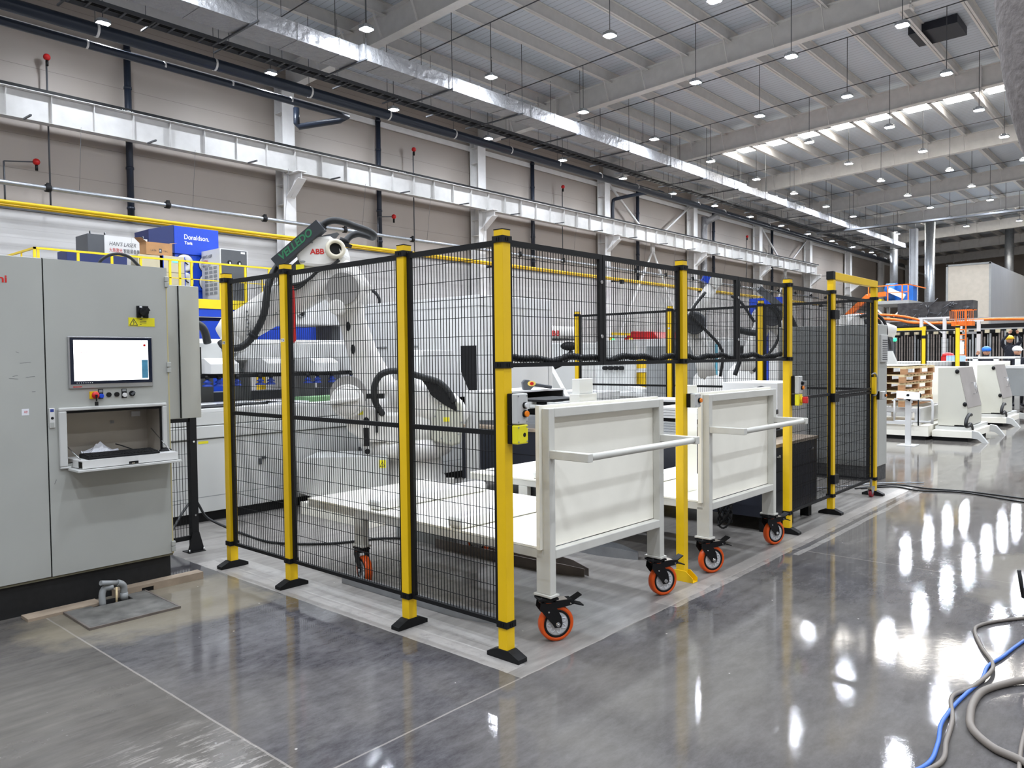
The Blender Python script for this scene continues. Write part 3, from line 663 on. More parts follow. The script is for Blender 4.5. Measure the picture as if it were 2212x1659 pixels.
# floor guide rails of bent plate under the carts
for (x, y, lb, mtx) in ((1.40, .60, 'left dark steel guide rail on the floor under the near cart', DST), (1.60, .585, 'right dark steel guide rail on the floor under the near cart', DST), (2.02, .55, 'left bright steel guide rail on the floor behind the near cart', STL), (2.21, .56, 'right bright steel guide rail on the floor behind the near cart', STL), (.30, .36, 'pale steel guide rail on the floor beside the left mesh panels', STL)):
    g = thing('guide_rail', lb, 'guide rail', (x, y, 0)); sg = -1 if lb.startswith(('left', 'pale')) else 1; L = 1.45
    m = MB(); n = 8
    pts = [(0 + sg * -.05 * 0, L, 0), (0, .33, 0), (sg * -.03, .18, 0), (sg * -.085, 0, 0)]
    for a, b in zip(pts[:-1], pts[1:]):
        m.add([(p[0] + dx, p[1], z) for p in (a, b) for dx in (-.003, .003) for z in (0, .075 if p is not pts[-1] else .055)], [(0, 1, 3, 2), (4, 6, 7, 5), (0, 4, 5, 1), (2, 3, 7, 6), (0, 2, 6, 4), (1, 5, 7, 3)])
    m.build('guide_plate', mtx, g); MB().box(min(0, -sg * .06), max(0, -sg * .06), .33, L, 0, .006).build('base_flange', mtx, g)
    m = MB()
    for yy in (.5, 1.2): m.cyl((-sg * .03, yy, .006), (-sg * .03, yy, .03), .009, n=6)
    m.each('anchor_bolt', CHR, g)

# ================================================ CONTROL CABINET (left)
cy = 2.73
k = thing('control_cabinet', 'large light grey control cabinet with a built in monitor at the left edge', 'cabinet', (0, cy, 0))
xl, xr = -3.4, -.452
ox0, ox1, oz0, oz1 = -1.115, -.512, .915, 1.245
m = MB().box(xl, ox0 - .01, .022, 1.0, .2, 2.2).box(ox1 + .01, xr, .022, 1.0, .2, 2.2).box(ox0 - .01, ox1 + .01, .022, 1.0, .2, oz0 - .01).box(ox0 - .01, ox1 + .01, .022, 1.0, oz1 + .01, 2.2).box(ox0 - .01, ox1 + .01, .25, 1.0, oz0 - .01, oz1 + .01)
m.build('body', CAB, k)
MB().box(xl, xr - .01, .03, .98, 0, .2).build('plinth', PLI, k, 'black speckled plinth')
MB().box(xl, xr + .002, .012, .05, .196, .208).build('sill', mat('olive sill', (120, 116, 96), .6), k)
MB().box(xl, -1.2235, 0, .02, .212, 2.197).build('door', CAB, k, bevel=.003)
MB().box(-1.2165, ox0, 0, .02, .212, 2.197).box(ox1, xr + .002, 0, .02, .212, 2.197).box(ox0, ox1, 0, .02, .212, oz0).box(ox0, ox1, 0, .02, oz1, 2.197).build('door', CAB, k, 'right door holding the monitor and keyboard drawer')
MB().box(-1.2225, -1.2175, .006, .02, .21, 2.2).build('door_gap', BLK, k)
ST = mat('brushed inner tray', (176, 168, 156), .45, .3)
MB().box(ox0, ox1, .232, .236, oz0, oz1).box(ox0 - .004, ox0, 0, .236, oz0, oz1).box(ox1, ox1 + .004, 0, .236, oz0, oz1).box(ox0, ox1, 0, .236, oz0 - .004, oz0).box(ox0, ox1, 0, .236, oz1, oz1 + .004).build('recess_tray', ST, k)
MB().box(ox0, ox1, -.004, .004, oz1 - .016, oz1).box(ox1 - .012, ox1, -.004, .004, oz0, oz1 - .016).build('gasket', BLK, k)
fr = MB(); a, b = .028, .022
fr.box(ox0 - .045, ox1 + .03, -b, 0, oz1, oz1 + .022).box(ox0 - .045, ox0, -b, 0, oz0 - .02, oz1).box(ox1, ox1 + .03, -b, 0, oz0 + .04, oz1).box(ox0 - .045, ox0 + .02, -b, 0, oz0 - .034, oz0 - .02)
fr.build('opening_frame', CAB2, k, bevel=.006)
fl = MB().box(ox0 + .0, ox1 + .05, -.185, -.002, .868, .882).build('drawer_flap', CAB2, k, 'folded down drawer flap', bevel=.002)
m = MB().box(ox0 + .035, ox1 + .035, -.155, .15, .928, .935).box(ox0 + .035, ox1 + .035, -.157, -.153, .886, .935).box(ox0 + .033, ox0 + .036, -.09, .15, .886, .93).box(ox1 + .033, ox1 + .036, -.15, .15, .886, .93)
m.build('keyboard_tray', WHT, k); MB().box(-.80, -.74, -.159, -.156, .888, .904).build('latch_slot', BLK, k); MB().box(-.785, -.765, -.165, -.158, .889, .895).build('latch', CHR, k)
m = MB().cyl((ox0 + .01, .03, 1.02), (ox0 + .045, -.1, .94), .0035, n=6).cyl((ox1 - .03, .1, 1.09), (ox1 + .02, -.08, .94), .0035, n=6); m.each('gas_strut', CHR, k)
MB().box(-.62, -.56, .226, .231, 1.17, 1.205).build('inner_sticker', WHT, k); MB().box(-.76, -.735, .229, .231, 1.13, 1.15).build('inner_sticker', GRY, k)
# monitor
mo = MB().box(-1.093, -.566, -.012, 0, 1.385, 1.717).build('monitor_bezel', ALU, k, 'silver monitor surround', bevel=.003)
MB().box(-1.083, -.573, -.0145, -.012, 1.412, 1.71).build('glass', mat('dark glass border', (22, 30, 48), .15), mo)
MB().box(-1.063, -.598, -.0152, -.0146, 1.432, 1.694).build('screen', SCR, mo)
MB().box(-.64, -.60, -.0156, -.0152, 1.44, 1.565).build('desktop_strip', SCB, mo); MB().box(-.642, -.640, -.0156, -.0152, 1.44, 1.694).build('screen_line', GRY, mo)
MB().cyl((-.621, -.0153, 1.662), (-.621, -.016, 1.662), .009, n=18).build('record_dot', RED, mo)
text('salvagnini', .015, (-1.03, -.0156, 1.612), 0, mat('faded red letters', (196, 120, 120), .5), mo, off=.0003, sx=1.25)
m = MB()
for q in range(8): m.box(-1.05 + q * .013, -1.044 + q * .013, -.015, -.0148, 1.418, 1.422)
m.build('taskbar_icons', WINK, mo)
m = MB()
for q in range(9): m.box(-1.055 + q * .012, -1.049 + q * .012, -.0155, -.0152, 1.677, 1.6785)
m.box(-1.0, -.975, -.0155, -.0152, 1.668, 1.6695).box(-.93, -.84, -.0155, -.0152, 1.668, 1.6692).box(-1.038, -1.0375, -.0155, -.0152, 1.44, 1.672)
for q in range(4): m.box(-1.056, -1.044, -.0155, -.0152, 1.655 - q * .012, 1.657 - q * .012)
m.build('toolbar_marks', GRY, mo)
text('BECKHOFF', .0105, (-1.07, -.0125, 1.392), 0, RINK, mo, off=.0004)
# buttons under it
e = MB().box(-.972, -.922, -.006, 0, 1.315, 1.363).build('stop_plate', YEL, k, bevel=.001)
MB().cyl((-.947, -.006, 1.339), (-.947, -.03, 1.339), .012, n=14).lathe([(.001, 0), (.02, 0), (.024, .006), (.021, .014), (.001, .018)], (-.947, -.03, 1.339), (0, -1, 0), 22).build('stop_mushroom', RED, e)
MB().box(-.953, -.941, -.055, -.048, 1.33, 1.342).box(-.951, -.943, -.052, -.048, 1.30, 1.33).box(-.957, -.937, -.052, -.046, 1.272, 1.298).build('key', BLK, e)
MB().box(-.918, -.888, -.004, 0, 1.313, 1.376).build('label_plate', BLK, k); MB().box(-.914, -.892, -.0048, -.004, 1.354, 1.372).build('legend', GRY, k)
MB().cyl((-.903, -.004, 1.332), (-.903, -.022, 1.332), .0145, n=20).build('push_button', BUB, k, 'blue push button', bevel=.002)
for x in (-.853, -.803): MB().cyl((x, 0, 1.338), (x, -.008, 1.338), .0155, n=20).build('blanking_plug', BLK, k)
MB().box(-.772, -.740, -.004, 0, 1.313, 1.373).build('label_plate', BLK, k); MB().box(-.768, -.744, -.0048, -.004, 1.356, 1.370).build('legend', GRY, k)
MB().cyl((-.756, -.004, 1.332), (-.756, -.018, 1.332), .0145, n=20).build('push_button', WHT, k, 'white push button', bevel=.002)
b = MB().cyl((-.706, 0, 1.34), (-.706, -.014, 1.34), .018, n=20).build('selector_switch', BLK, k); MB().bar((-.716, -.02, 1.332), (-.694, -.02, 1.35), .012, .012, up=(0, 1, 0)).build('selector_lever', GRYD, b)
# main switch, warning label, tag, hinges, lettering
s = MB().box(-.662, -.585, -.012, 0, 1.848, 1.928).build('main_switch', BLK, k, bevel=.003)
MB().cyl((-.622, -.012, 1.886), (-.622, -.04, 1.886), .028, n=24).bar((-.648, -.045, 1.868), (-.596, -.045, 1.905), .02, .016, up=(0, 1, 0)).build('switch_handle', BLK, s)
MB().box(-.645, -.628, -.0135, -.012, 1.916, 1.926).box(-.636, -.624, -.0135, -.012, 1.850, 1.855).build('switch_marks', WINK, s)
MB().box(-.715, -.542, -.002, 0, 1.79, 1.848).build('warning_label', STK, k)
def tri(parent, cx, cz, s, y, facing='y'):
    m = MB(); P = [(cx - s, cz - s * .8), (cx + s, cz - s * .8), (cx, cz + s * .9)]
    for a_, b_ in zip(P, P[1:] + P[:1]): m.bar((a_[0], y, a_[1]), (b_[0], y, b_[1]), s * .16, .0008, up=(0, 1, 0))
    Q = [(cx + s * .08, cz + s * .5), (cx - s * .15, cz), (cx + s * .15, cz), (cx - s * .05, cz - s * .6)]
    for a_, b_ in zip(Q[:-1], Q[1:]): m.bar((a_[0], y, a_[1]), (b_[0], y, b_[1]), s * .14, .0008, up=(0, 1, 0))
    return m.build('warning_triangle', INK, parent)
tri(k, -.682, 1.817, .026, -.0024)
m = MB()
for q, L_ in enumerate((.018, .045, .045, .012)): m.box(-.642, -.642 + L_, -.0026, -.002, 1.834 - q * .011, 1.838 - q * .011)
m.build('warning_text', INK, k)
text('salvagnini', .062, (-1.412, -.0006, 2.036), 0, RINK, k, off=.0016, align='RIGHT', sx=1.15)
MB().box(-1.358, -1.319, -.001, 0, 1.232, 1.272).build('paper_label', PAP, k); text('10', .02, (-1.35, -.0014, 1.246), 0, RINK, k, shear=.3)
tg = MB().box(-1.210, -1.178, -.01, 0, 1.144, 1.268).build('recorder', WHT, k, 'white wall tag with round hole', bevel=.004)
MB().box(-1.205, -1.185, -.0106, -.01, 1.244, 1.262).build('tag_picture', BINK, tg); MB().cyl((-1.194, -.0101, 1.205), (-1.194, -.0108, 1.205), .0085, n=16).build('tag_hole', BLK, tg); MB().box(-1.207, -1.184, -.011, -.01, 1.15, 1.178).build('tag_flap', CAB, tg)
for z in (2.065, 1.475, .86, .225):
    for dz in (0, .038): MB().box(-.468, -.44, -.014, .006, z + dz, z + dz + .034).build('hinge', CAB, k, bevel=.003)
MB().box(-.459, -.4515, -.0015, 0, .21, 2.06).build('edge_seal', mat('yellowed seal', (190, 178, 130), .6), k)
m = MB()
for (x, z, L_, a_) in ((-1.36, 1.55, .06, .1), (-1.42, 1.46, .05, -.1), (-1.33, 1.465, .05, .05), (-1.4, 1.47, .03, .3), (-.98, 1.43, .01, 1.2), (-1.3, 1.375, .02, 0), (-1.38, 1.62, .02, -.4), (-1.19, .79, .03, 1.2)): m.bar((x, -.0004, z), (x + L_ * cos(a_), -.0004, z + L_ * sin(a_)), .0018, .0006, up=(0, 1, 0))
m.build('scratch_marks', GRYD, k)
# objects in the drawer
kb = thing('keyboard', 'black computer keyboard on the folded down cabinet drawer', 'keyboard', (-.80, cy - .03, .9355), radians(-2)); MB().prism([(-.1, 0), (.07, 0), (.07, .024), (-.1, .014)], 'x', -.23, .215).build('case', BLK, kb, bevel=.003)
for r_ in range(5):
    m = MB(); yy = -.088 + r_ * .029; zz = .0155 + r_ * .0017
    for q in range(20):
        if r_ == 0 and 4 <= q <= 8: continue
        m.box(-.222 + q * .0216, -.204 + q * .0216, yy, yy + .022, zz, zz + .007)
    if r_ == 0: m.box(-.136, -.03, yy, yy + .022, zz, zz + .007)
    m.build('key_row', RUB, kb)
ms = MB().ball((0, 0, 0), (.034, .055, .019)); ms.v = [(x, y, max(z, 0)) for x, y, z in ms.v]; ms = ms.build('computer_mouse', BLK); ms.location = (-.50, cy - .02, .936); ms.rotation_euler = (0, 0, radians(-60)); tag(ms, 'black computer mouse at the right of the keyboard', 'mouse')
def crumple(nm, label, loc, s):
    rnd = random.Random(5); m = MB(); n = 7; g = [[Vector(((i / n - .5) * s * 1.8, (j / n - .5) * s, .004 + abs(rnd.gauss(0, 1)) * s * .11 + s * .42 * max(0, 1 - abs(i / n - .5) * 2.2) * max(.2, j / n))) for j in range(n + 1)] for i in range(n + 1)]
    vs = [g[i][j] for i in range(n + 1) for j in range(n + 1)]; m.add(vs, [(i * (n + 1) + j, i * (n + 1) + j + 1, (i + 1) * (n + 1) + j + 1, (i + 1) * (n + 1) + j) for i in range(n) for j in range(n)])
    o = m.build(nm, PAP); sd = o.modifiers.new('t', 'SOLIDIFY'); sd.thickness = .001; o.location = loc; return tag(o, label, 'paper')
crumple('crumpled_paper', 'crumpled white paper behind the keyboard in the drawer', (-.87, cy + .10, .9355), .13)
cab_ = MB().tube([(-.78, cy + .10, 1.0), (-.74, cy + .1, .985), (-.68, cy + .06, .955), (-.66, cy + .02, .945)], .004, n=6, sub=4).build('keyboard_cable', BLK); tag(cab_, 'black keyboard cable beside the crumpled paper', 'cable')
hz = MB().tube([(-.80, 3.0, 2.20), (-.775, 2.99, 2.25), (-.72, 2.98, 2.287), (-.66, 2.97, 2.297), (-.60, 2.96, 2.28), (-.56, 2.95, 2.24), (-.53, 2.94, 2.205)], .011, n=8, sub=4).build('cable_loop', RUB); tag(hz, 'black cable looping over the top of the control cabinet', 'cable')
# slimmer cabinet behind its right end
sc = thing('side_cabinet', 'narrow light grey cabinet hung behind the right end of the control cabinet', 'cabinet', (0, 0, 0))
MB().box(-.445, -.045, 3.1, 3.75, 1.12, 2.12).build('body', CAB, sc, bevel=.005); MB().box(-.205, -.2, 3.092, 3.1, 1.125, 2.115).build('door_gap', BLK, sc); MB().box(-.199, -.047, 3.085, 3.1, 1.122, 2.118).build('door', CAB, sc, bevel=.003); MB().box(-.04, -.02, 3.12, 3.16, 1.45, 1.66).build('handle', BLK, sc)
MB().box(-.44, -.30, 3.15, 3.7, 0, 1.12).build('support', CAB, sc)
# black mesh fence and post behind it
fp = thing('mesh_guard', 'short black mesh guard right of the control cabinet', 'fence panel', (-.40, 3.5, 0))
m = MB().box(0, .46, -.012, .012, 1.06, 1.10).box(0, .46, -.012, .012, .1, .135)
m.build('frame', BLK, fp); m = MB()
for q in range(18): m.box(.01 + q * .0235, .013 + q * .0235, -.002, .002, .13, 1.07)
for q in range(9): m.box(0, .45, .002, .005, .2 + q * .1, .203 + q * .1)
m.build('wire_mesh', BLK, fp)
MB().box(.445, .50, -.03, .03, 0, 1.1).build('post', BLK, fp); MB().prism([(.40, 0), (.54, 0), (.54, .008), (.5, .16), (.445, .16), (.40, .008)], 'y', -.035, -.03).box(.40, .54, -.06, .06, 0, .006).build('base_plate', BLK, fp)
m = MB()
for q in (.3, .9): m.cyl((.472, -.038, q), (.472, -.03, q), .008, n=8)
for a_ in (.41, .53): m.cyl((a_, -.045, 0), (a_, -.045, .03), .007, n=6)
m.each('bolt', CHR, fp)
# drain plate, pipes, plank, channel on the floor
pl = thing('drain_cover', 'dirty iron floor cover with a cut out for pipes in front of the cabinet', 'floor cover', (-.95, 2.42, 0), radians(-1)); 
m = MB().box(-.25, .26, -.26, .13, 0, .012).box(-.25, -.1, .13, .27, 0, .012).box(.14, .26, .13, .27, 0, .012); m.build('cover', CNC, pl); m = MB()
m.box(-.262, .272, -.272, -.26, 0, .014).box(-.262, -.25, -.26, .28, 0, .014).box(.26, .272, -.26, .28, 0, .014); m.build('rim', DST, pl); MB().box(-.1, .14, .13, .27, .0, .002).build('pit', BLK, pl)
dp = thing('drain_pipe_stub', 'grey plastic elbow pipe sticking out of the floor cover', 'pipe', (-.92, 2.585, 0)); dp.scale = (.85, .85, .82)
MB().tube([(-.075, -.01, .0), (-.075, 0, .08), (-.055, .01, .125), (-.02, 0, .13), (.0, 0, .13)], .024, n=12, sub=3).build('hose_bend', GRY, dp)
MB().cyl((.09, .02, 0), (.09, .02, .06), .030, n=14).tube([(.09, .02, .05), (.09, .02, .1), (.075, .015, .13), (.04, .01, .15)], .026, n=14, sub=4).build('elbow', GRY, dp); MB().cyl((.04, .01, .15), (-.09, -.02, .185), .019, n=14).build('pipe_end', GRY, dp)
MB().cyl((.02, -.02, 0), (.03, 0, .12), .008, n=8).build('thin_pipe', WOD, dp)
o = MB().box(-1.40, -.98, 2.595, 2.72, .0, .018).build('plank', PLY); tag(o, 'dusty wooden plank lying against the black cabinet plinth', 'plank')
ch = thing('steel_channel', 'dusty steel channel on the floor at the right foot of the cabinet', 'channel'); MB().box(-.86, -.27, 2.67, 2.758, .03, .05).box(-.86, -.70, 2.67, 2.755, 0, .03).box(-.62, -.27, 2.67, 2.755, 0, .03).build('channel', PLY, ch); MB().box(-.70, -.62, 2.68, 2.74, .0, .03).build('slot', BLK, ch)
# black hose on the floor
o = MB().tube([(-.05, 3.8, .012), (.35, 4.1, .30), (.5, 4.1, .12), (.62, 3.7, .014), (.62, 3.2, .012), (.9, 2.8, .012), (1.3, 2.6, .012), (1.6, 2.2, .012)], .011, n=8, sub=6).build('floor_hose', RUB); tag(o, 'black hose lying on the floor behind the left mesh panels', 'hose')

# ================================================ ROBOT
def limb(m, P, n=20, e=2.6, smooth=True):
    # swept rounded section; P: (u, v, z, in-plane half width, half depth)
    rings = []
    for i, (u, v, z, a, b) in enumerate(P):
        p0 = Vector(P[max(0, i - 1)][:3]); p1 = Vector(P[min(len(P) - 1, i + 1)][:3]); t = p1 - p0; t.y = 0; t.normalize()
        nn = Vector((-t.z, 0, t.x)); r = []
        for k in range(n):
            c, s = cos(2 * pi * k / n), sin(2 * pi * k / n); f = (abs(c) ** e + abs(s) ** e) ** (-1 / e)
            r.append(Vector((u, v, z)) + nn * (a * c * f) + Vector((0, 1, 0)) * (b * s * f))
        rings.append(r)
    return m.rings(rings, smooth=smooth)
RG = mat('grey joint cover', (150, 147, 144), .4)  # dirty grey tone of the elbow gear, shared by the gear band
rb = thing('industrial_robot', 'large white six axis robot behind the left mesh panels, arm folded to the left', 'robot', (2.55, 3.85, 0), radians(-48.443))
m = MB().cyl((.12, 0, 0), (.12, 0, .10), .52, n=32); m.build('base_plate', BLK, rb, 'black round base plate')
m = MB().lathe([(.46, 0.10), (.46, .19), (.40, .22), (.36, .30), (.33, .50), (.33, .54)], (.12, 0, 0), (0, 0, 1), 32)
for a in range(6): m.box(.12 + .42 * cos(a * 1.05) - .05, .12 + .42 * cos(a * 1.05) + .05, .42 * sin(a * 1.05) - .05, .42 * sin(a * 1.05) + .05, .10, .25)
m.build('base_casting', ROB, rb)
jb = MB().prism([(-.981, .489), (-.885, .555), (-.25, .56), (-.05, .56), (-.05, .12), (-.66, .09), (-.964, .19)], 'y', -.48, .02).build('junction_box', CAB2, rb, 'grey junction box with sloping top', bevel=.006)
MB().box(-.14, -.07, -.484, -.48, .44, .52).build('warning_label', STK, jb); m = MB()
for a_, b_ in (((-.128, .452), (-.082, .452)), ((-.082, .452), (-.105, .505)), ((-.105, .505), (-.128, .452))): m.bar((a_[0], -.4845, a_[1]), (b_[0], -.4845, b_[1]), .005, .001, up=(0, 1, 0))
m.build('warning_triangle', INK, jb)
m = MB().lathe([(.37, .50), (.44, .53), (.48, .58), (.48, .66), (.44, .70), (.40, .71)], (.10, 0, 0), (0, 0, 1), 40).build('turntable', ROB, rb); MB().cyl((-.27, -.395, .60), (-.27, -.41, .60), .028, n=16).build('port', BLK, m)
m = MB(); limb(m, [(.10, 0, .66, .50, .36), (.08, 0, .78, .52, .36), (.06, 0, .92, .50, .34), (.05, 0, 1.05, .42, .30), (.08, 0, 1.16, .26, .24), (.10, 0, 1.20, .14, .16)], n=28); m.build('carousel', ROB, rb)
m = MB().prism([(-.28, .70), (-.02, .70), (.02, .82), (-.06, 1.0), (-.30, 1.08), (-.5, 1.05), (-.47, .82)], 'y', -.44, -.28).build('motor_bracket', ROB, rb, bevel=.02)
MB().box(-.40, -.30, -.444, -.44, .985, 1.02).build('warning_label', STK, m); MB().lathe([(.025, 0), (.022, -.02)], (-.27, -.44, .93), (0, -1, 0), 14).cyl((-.27, -.44, .93), (-.27, -.452, .93), .028, n=14).build('plug', BLK, m); MB().box(-.30, -.245, -.448, -.44, .66, .85).build('slot', BLK, m)
m = MB().cyl((-.44, -.56, 1.13), (-.44, -.30, 1.13), .17, n=30).lathe([(.001, -.03), (.12, -.025), (.15, 0)], (-.44, -.56, 1.13), (0, 1, 0), 30).build('axis_two_gear', ROB, rb, bevel=.012)
MB().ring((-.44, -.575, 1.13), (0, 1, 0), .10, .085, .01).build('gear_ring', GRY, m)
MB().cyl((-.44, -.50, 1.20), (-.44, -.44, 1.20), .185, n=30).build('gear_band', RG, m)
m = MB().prism([(-.60, 1.10), (-.32, 1.135), (-.30, 1.17), (-.60, 1.15)], 'y', -.62, -.50).build('motor_cover', ROB, rb, bevel=.012)
m = MB(); limb(m, [(.02, -.1, 1.02, .30, .26), (.22, -.1, 1.12, .27, .26), (.42, -.1, 1.05, .24, .24), (.58, -.1, .93, .20, .22), (.70, -.1, .84, .14, .18)], n=24); m.build('balancer_body', ROB, rb)
pc = MB().prism([(.40, .70), (.60, .645), (.69, .67), (.72, .92), (.70, 1.10), (.58, 1.13), (.47, 1.06), (.40, .94)], 'y', -.40, -.31).build('side_cover', mat('pale olive cover', (186, 184, 170), .45), rb, 'pale olive bolted side cover', bevel=.02)
MB().box(.52, .58, -.404, -.40, .90, .945).build('warning_label', STK, pc); m = MB()
for a in range(9): aa = a * 2 * pi / 9; m.cyl((.565 + .14 * cos(aa), -.406, .89 + .19 * sin(aa)), (.565 + .14 * cos(aa), -.398, .89 + .19 * sin(aa)), .01, n=8)
m.each('bolt', GRY, pc)
MB().box(-.08, .22, -.46, -.30, .68, 1.0).build('motor_box', ROB, rb, bevel=.03)
# lower arm
m = MB(); limb(m, [(-.16, -.1, .98, .22, .13), (-.17, -.1, 1.12, .26, .13), (-.24, -.1, 1.30, .20, .12), (-.36, -.1, 1.62, .155, .11), (-.46, -.1, 1.95, .14, .11), (-.52, -.1, 2.20, .17, .12), (-.53, -.1, 2.36, .16, .12)], n=24); la = m.build('lower_arm', ROB, rb)
for u, z in ((-.485, 1.90), (-.44, 1.66)): MB().prism(ell(u, z, .022, .05, 18), 'y', -.222, -.205).build('oval_hole', BLK, la)
# elbow
m = MB().cyl((-.50, -.36, 2.28), (-.50, .12, 2.28), .21, n=32).build('elbow_joint', ROB, rb, bevel=.02)
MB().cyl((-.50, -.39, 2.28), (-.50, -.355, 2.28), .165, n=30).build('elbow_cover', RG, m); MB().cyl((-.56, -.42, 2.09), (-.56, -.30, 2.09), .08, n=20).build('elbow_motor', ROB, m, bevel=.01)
m = MB(); limb(m, [(-.36, -.2, 2.20, .17, .16), (-.52, -.2, 2.38, .20, .17), (-.66, -.2, 2.52, .17, .17), (-.80, -.2, 2.60, .12, .15)], n=22); m.build('elbow_housing', ROB, rb)
# motor housing with the ring
h = MB().prism([(-.93, 2.52), (-.975, 2.64), (-.93, 2.76), (-.82, 2.815), (-.62, 2.82), (-.50, 2.72), (-.47, 2.60), (-.52, 2.54), (-.68, 2.50)], 'y', -.40, -.06).build('axis_housing', ROB, rb, bevel=.03)
MB().lathe([(.062, 0), (.062, .07), (.088, .08), (.104, .04), (.10, -.03)], (-.57, -.385, 2.68), (.35, -1, .05), 32).build('cable_gland', mat('cream rubber ring', (214, 206, 186), .45), h); MB().lathe([(.001, .02), (.063, .02), (.063, .03)], (-.57, -.385, 2.68), (.35, -1, .05), 24).build('gland_hole', BLK, h)
text('ABB', .075, (-.82, -.402, 2.635), 0, RINK, h, off=.0022, sx=1.05)
MB().cyl((-.86, -.405, 2.75), (-.86, -.395, 2.75), .012, n=10).box(-.83, -.79, -.402, -.40, 2.745, 2.76).build('rating_marks', GRY, h)
m = MB()
for u, z in ((-.93, 2.72), (-.90, 2.56)): m.ball((u, -.40, z), (.028, .008, .012))
m.build('bolt_recess', GRY, h)
# forearm to the wrist at the lower left
m = MB(); limb(m, [(-.62, -.22, 2.42, .19, .16), (-.85, -.22, 2.37, .22, .17), (-1.08, -.22, 2.22, .20, .155), (-1.32, -.22, 2.08, .185, .14), (-1.55, -.22, 1.94, .175, .13), (-1.72, -.22, 1.85, .17, .125), (-1.80, -.22, 1.80, .12, .10)], n=24); fa = m.build('forearm', ROB, rb)
MB().box(-.97, -.89, -.405, -.37, 2.47, 2.53).build('warning_label', STK, fa)
m = MB()
for q in range(7): m.ball((-1.50 + .012 * (q % 2), -.355, 1.82 + q * .04), .011, 8, 6)
for q in range(6): m.ball((-1.22 + .03 * q, -.362, 2.02 + q * .02), .009, 8, 6)
m.each('bolt', GRY, fa)
m = MB().cyl((-1.69, -.34, 1.74), (-1.69, -.08, 1.74), .11, n=24).build('wrist', ROB, rb, bevel=.015); MB().lathe([(.001, .02), (.07, .02), (.085, 0), (.085, -.08)], (-1.74, -.22, 1.64), (-.4, 0, -1), 22).build('tool_flange', GRY, m)

# dark beam with hose pack
bm_ = thing('hose_carrier', 'dark sheet metal hose carrier with green lettering on top of the robot arm', 'hose carrier', (2.55, 3.85, 0), radians(-48.443))
m = MB().bar((-1.17, -.40, 2.535), (-.70, -.40, 2.925), .12, .125, up=(-.64, 0, .77)).build('carrier_body', mat('anthracite sheet', (42, 46, 50), .45), bm_)
m = MB().prism([(-1.06, 2.50), (-.94, 2.60), (-.90, 2.52), (-1.0, 2.45)], 'y', -.36, -.25).prism([(-.74, 2.82), (-.55, 2.86), (-.6, 2.80), (-.70, 2.74), (-.85, 2.68)], 'y', -.36, -.25).bar((-.88, -.3, 2.6), (-.84, -.3, 2.5), .04, .04).bar((-.70, -.3, 2.74), (-.62, -.2, 2.80), .05, .03).build('bracket', GRYD, bm_)
th = math.atan2(.39, .47)
tx = text('VELLEDO', .10, (-1.10, -.4615, 2.562), 0, GINK, bm_, off=.003, shear=.25, sx=1.02); tx.rotation_euler = (Matrix.Rotation(-th, 4, 'Y') @ Matrix.Rotation(pi / 2, 4, 'X')).to_euler()
MB().tube([(-.74, -.3, 2.90), (-.70, -.3, 2.955), (-.62, -.3, 2.99), (-.52, -.28, 2.985), (-.40, -.24, 2.945), (-.28, -.2, 2.905), (-.22, -.12, 2.875), (-.25, -.0, 2.86), (-.33, .04, 2.89), (-.42, .06, 2.91), (-.50, .04, 2.88), (-.55, -.02, 2.80)], .036, n=12, sub=6).build('upper_hose', RUB, bm_)
MB().ring((-.72, -.3, 2.93), (.7, 0, .7), .05, .03, .05).build('hose_clamp', BLK, bm_); MB().ring((-.55, -.02, 2.82), (.4, 0, .9), .055, .03, .05).bar((-.58, -.02, 2.80), (-.48, -.05, 2.76), .06, .04).build('hose_clamp', BLK, bm_)
MB().tube([(-1.16, -.30, 2.56), (-1.20, -.32, 2.50), (-1.235, -.36, 2.42), (-1.26, -.42, 2.28), (-1.275, -.44, 2.12), (-1.31, -.44, 1.99), (-1.37, -.42, 1.88), (-1.45, -.40, 1.77), (-1.54, -.42, 1.695), (-1.63, -.42, 1.68), (-1.72, -.42, 1.70), (-1.76, -.40, 1.75)], .036, n=12, sub=6).build('lower_hose', RUB, bm_)
MB().ring((-1.42, -.405, 1.81), (.6, 0, .8), .05, .032, .04).build('hose_clamp', BLK, bm_)
m = MB()
for q in range(3): m.tube([(-1.13 + .02 * q, -.40, 2.50), (-1.14, -.42, 2.40 - .03 * q), (-1.05, -.43, 2.33 - .03 * q), (-.93, -.43, 2.33 - .02 * q), (-.82, -.42, 2.39), (-.74, -.42, 2.46), (-.62, -.42, 2.50), (-.52, -.42, 2.57)], .011 if q else .017, n=7, sub=4)
m.build('cable_bundle', RUB, bm_)
MB().tube([(-.1, -.42, .98), (-.165, -.46, 1.10), (-.172, -.48, 1.2), (-.165, -.48, 1.30), (-.11, -.48, 1.39), (0, -.48, 1.43), (.14, -.46, 1.415), (.32, -.42, 1.36), (.47, -.40, 1.31), (.57, -.40, 1.22), (.63, -.40, 1.10)], .033, n=12, sub=6).build('base_hose', RUB, rb, 'black corrugated hose arching over the base')
MB().box(-.25, -.08, -.50, -.42, 1.15, 1.20).box(-.17, -.15, -.47, -.43, .8, 1.16).build('hose_bracket', BLK, rb); MB().prism([(.28, 1.36), (.34, 1.28), (.40, 1.17), (.52, 1.08), (.66, 1.0), (.64, 1.12), (.56, 1.25), (.44, 1.32)], 'y', -.41, -.38).build('hose_bracket', BLK, rb)
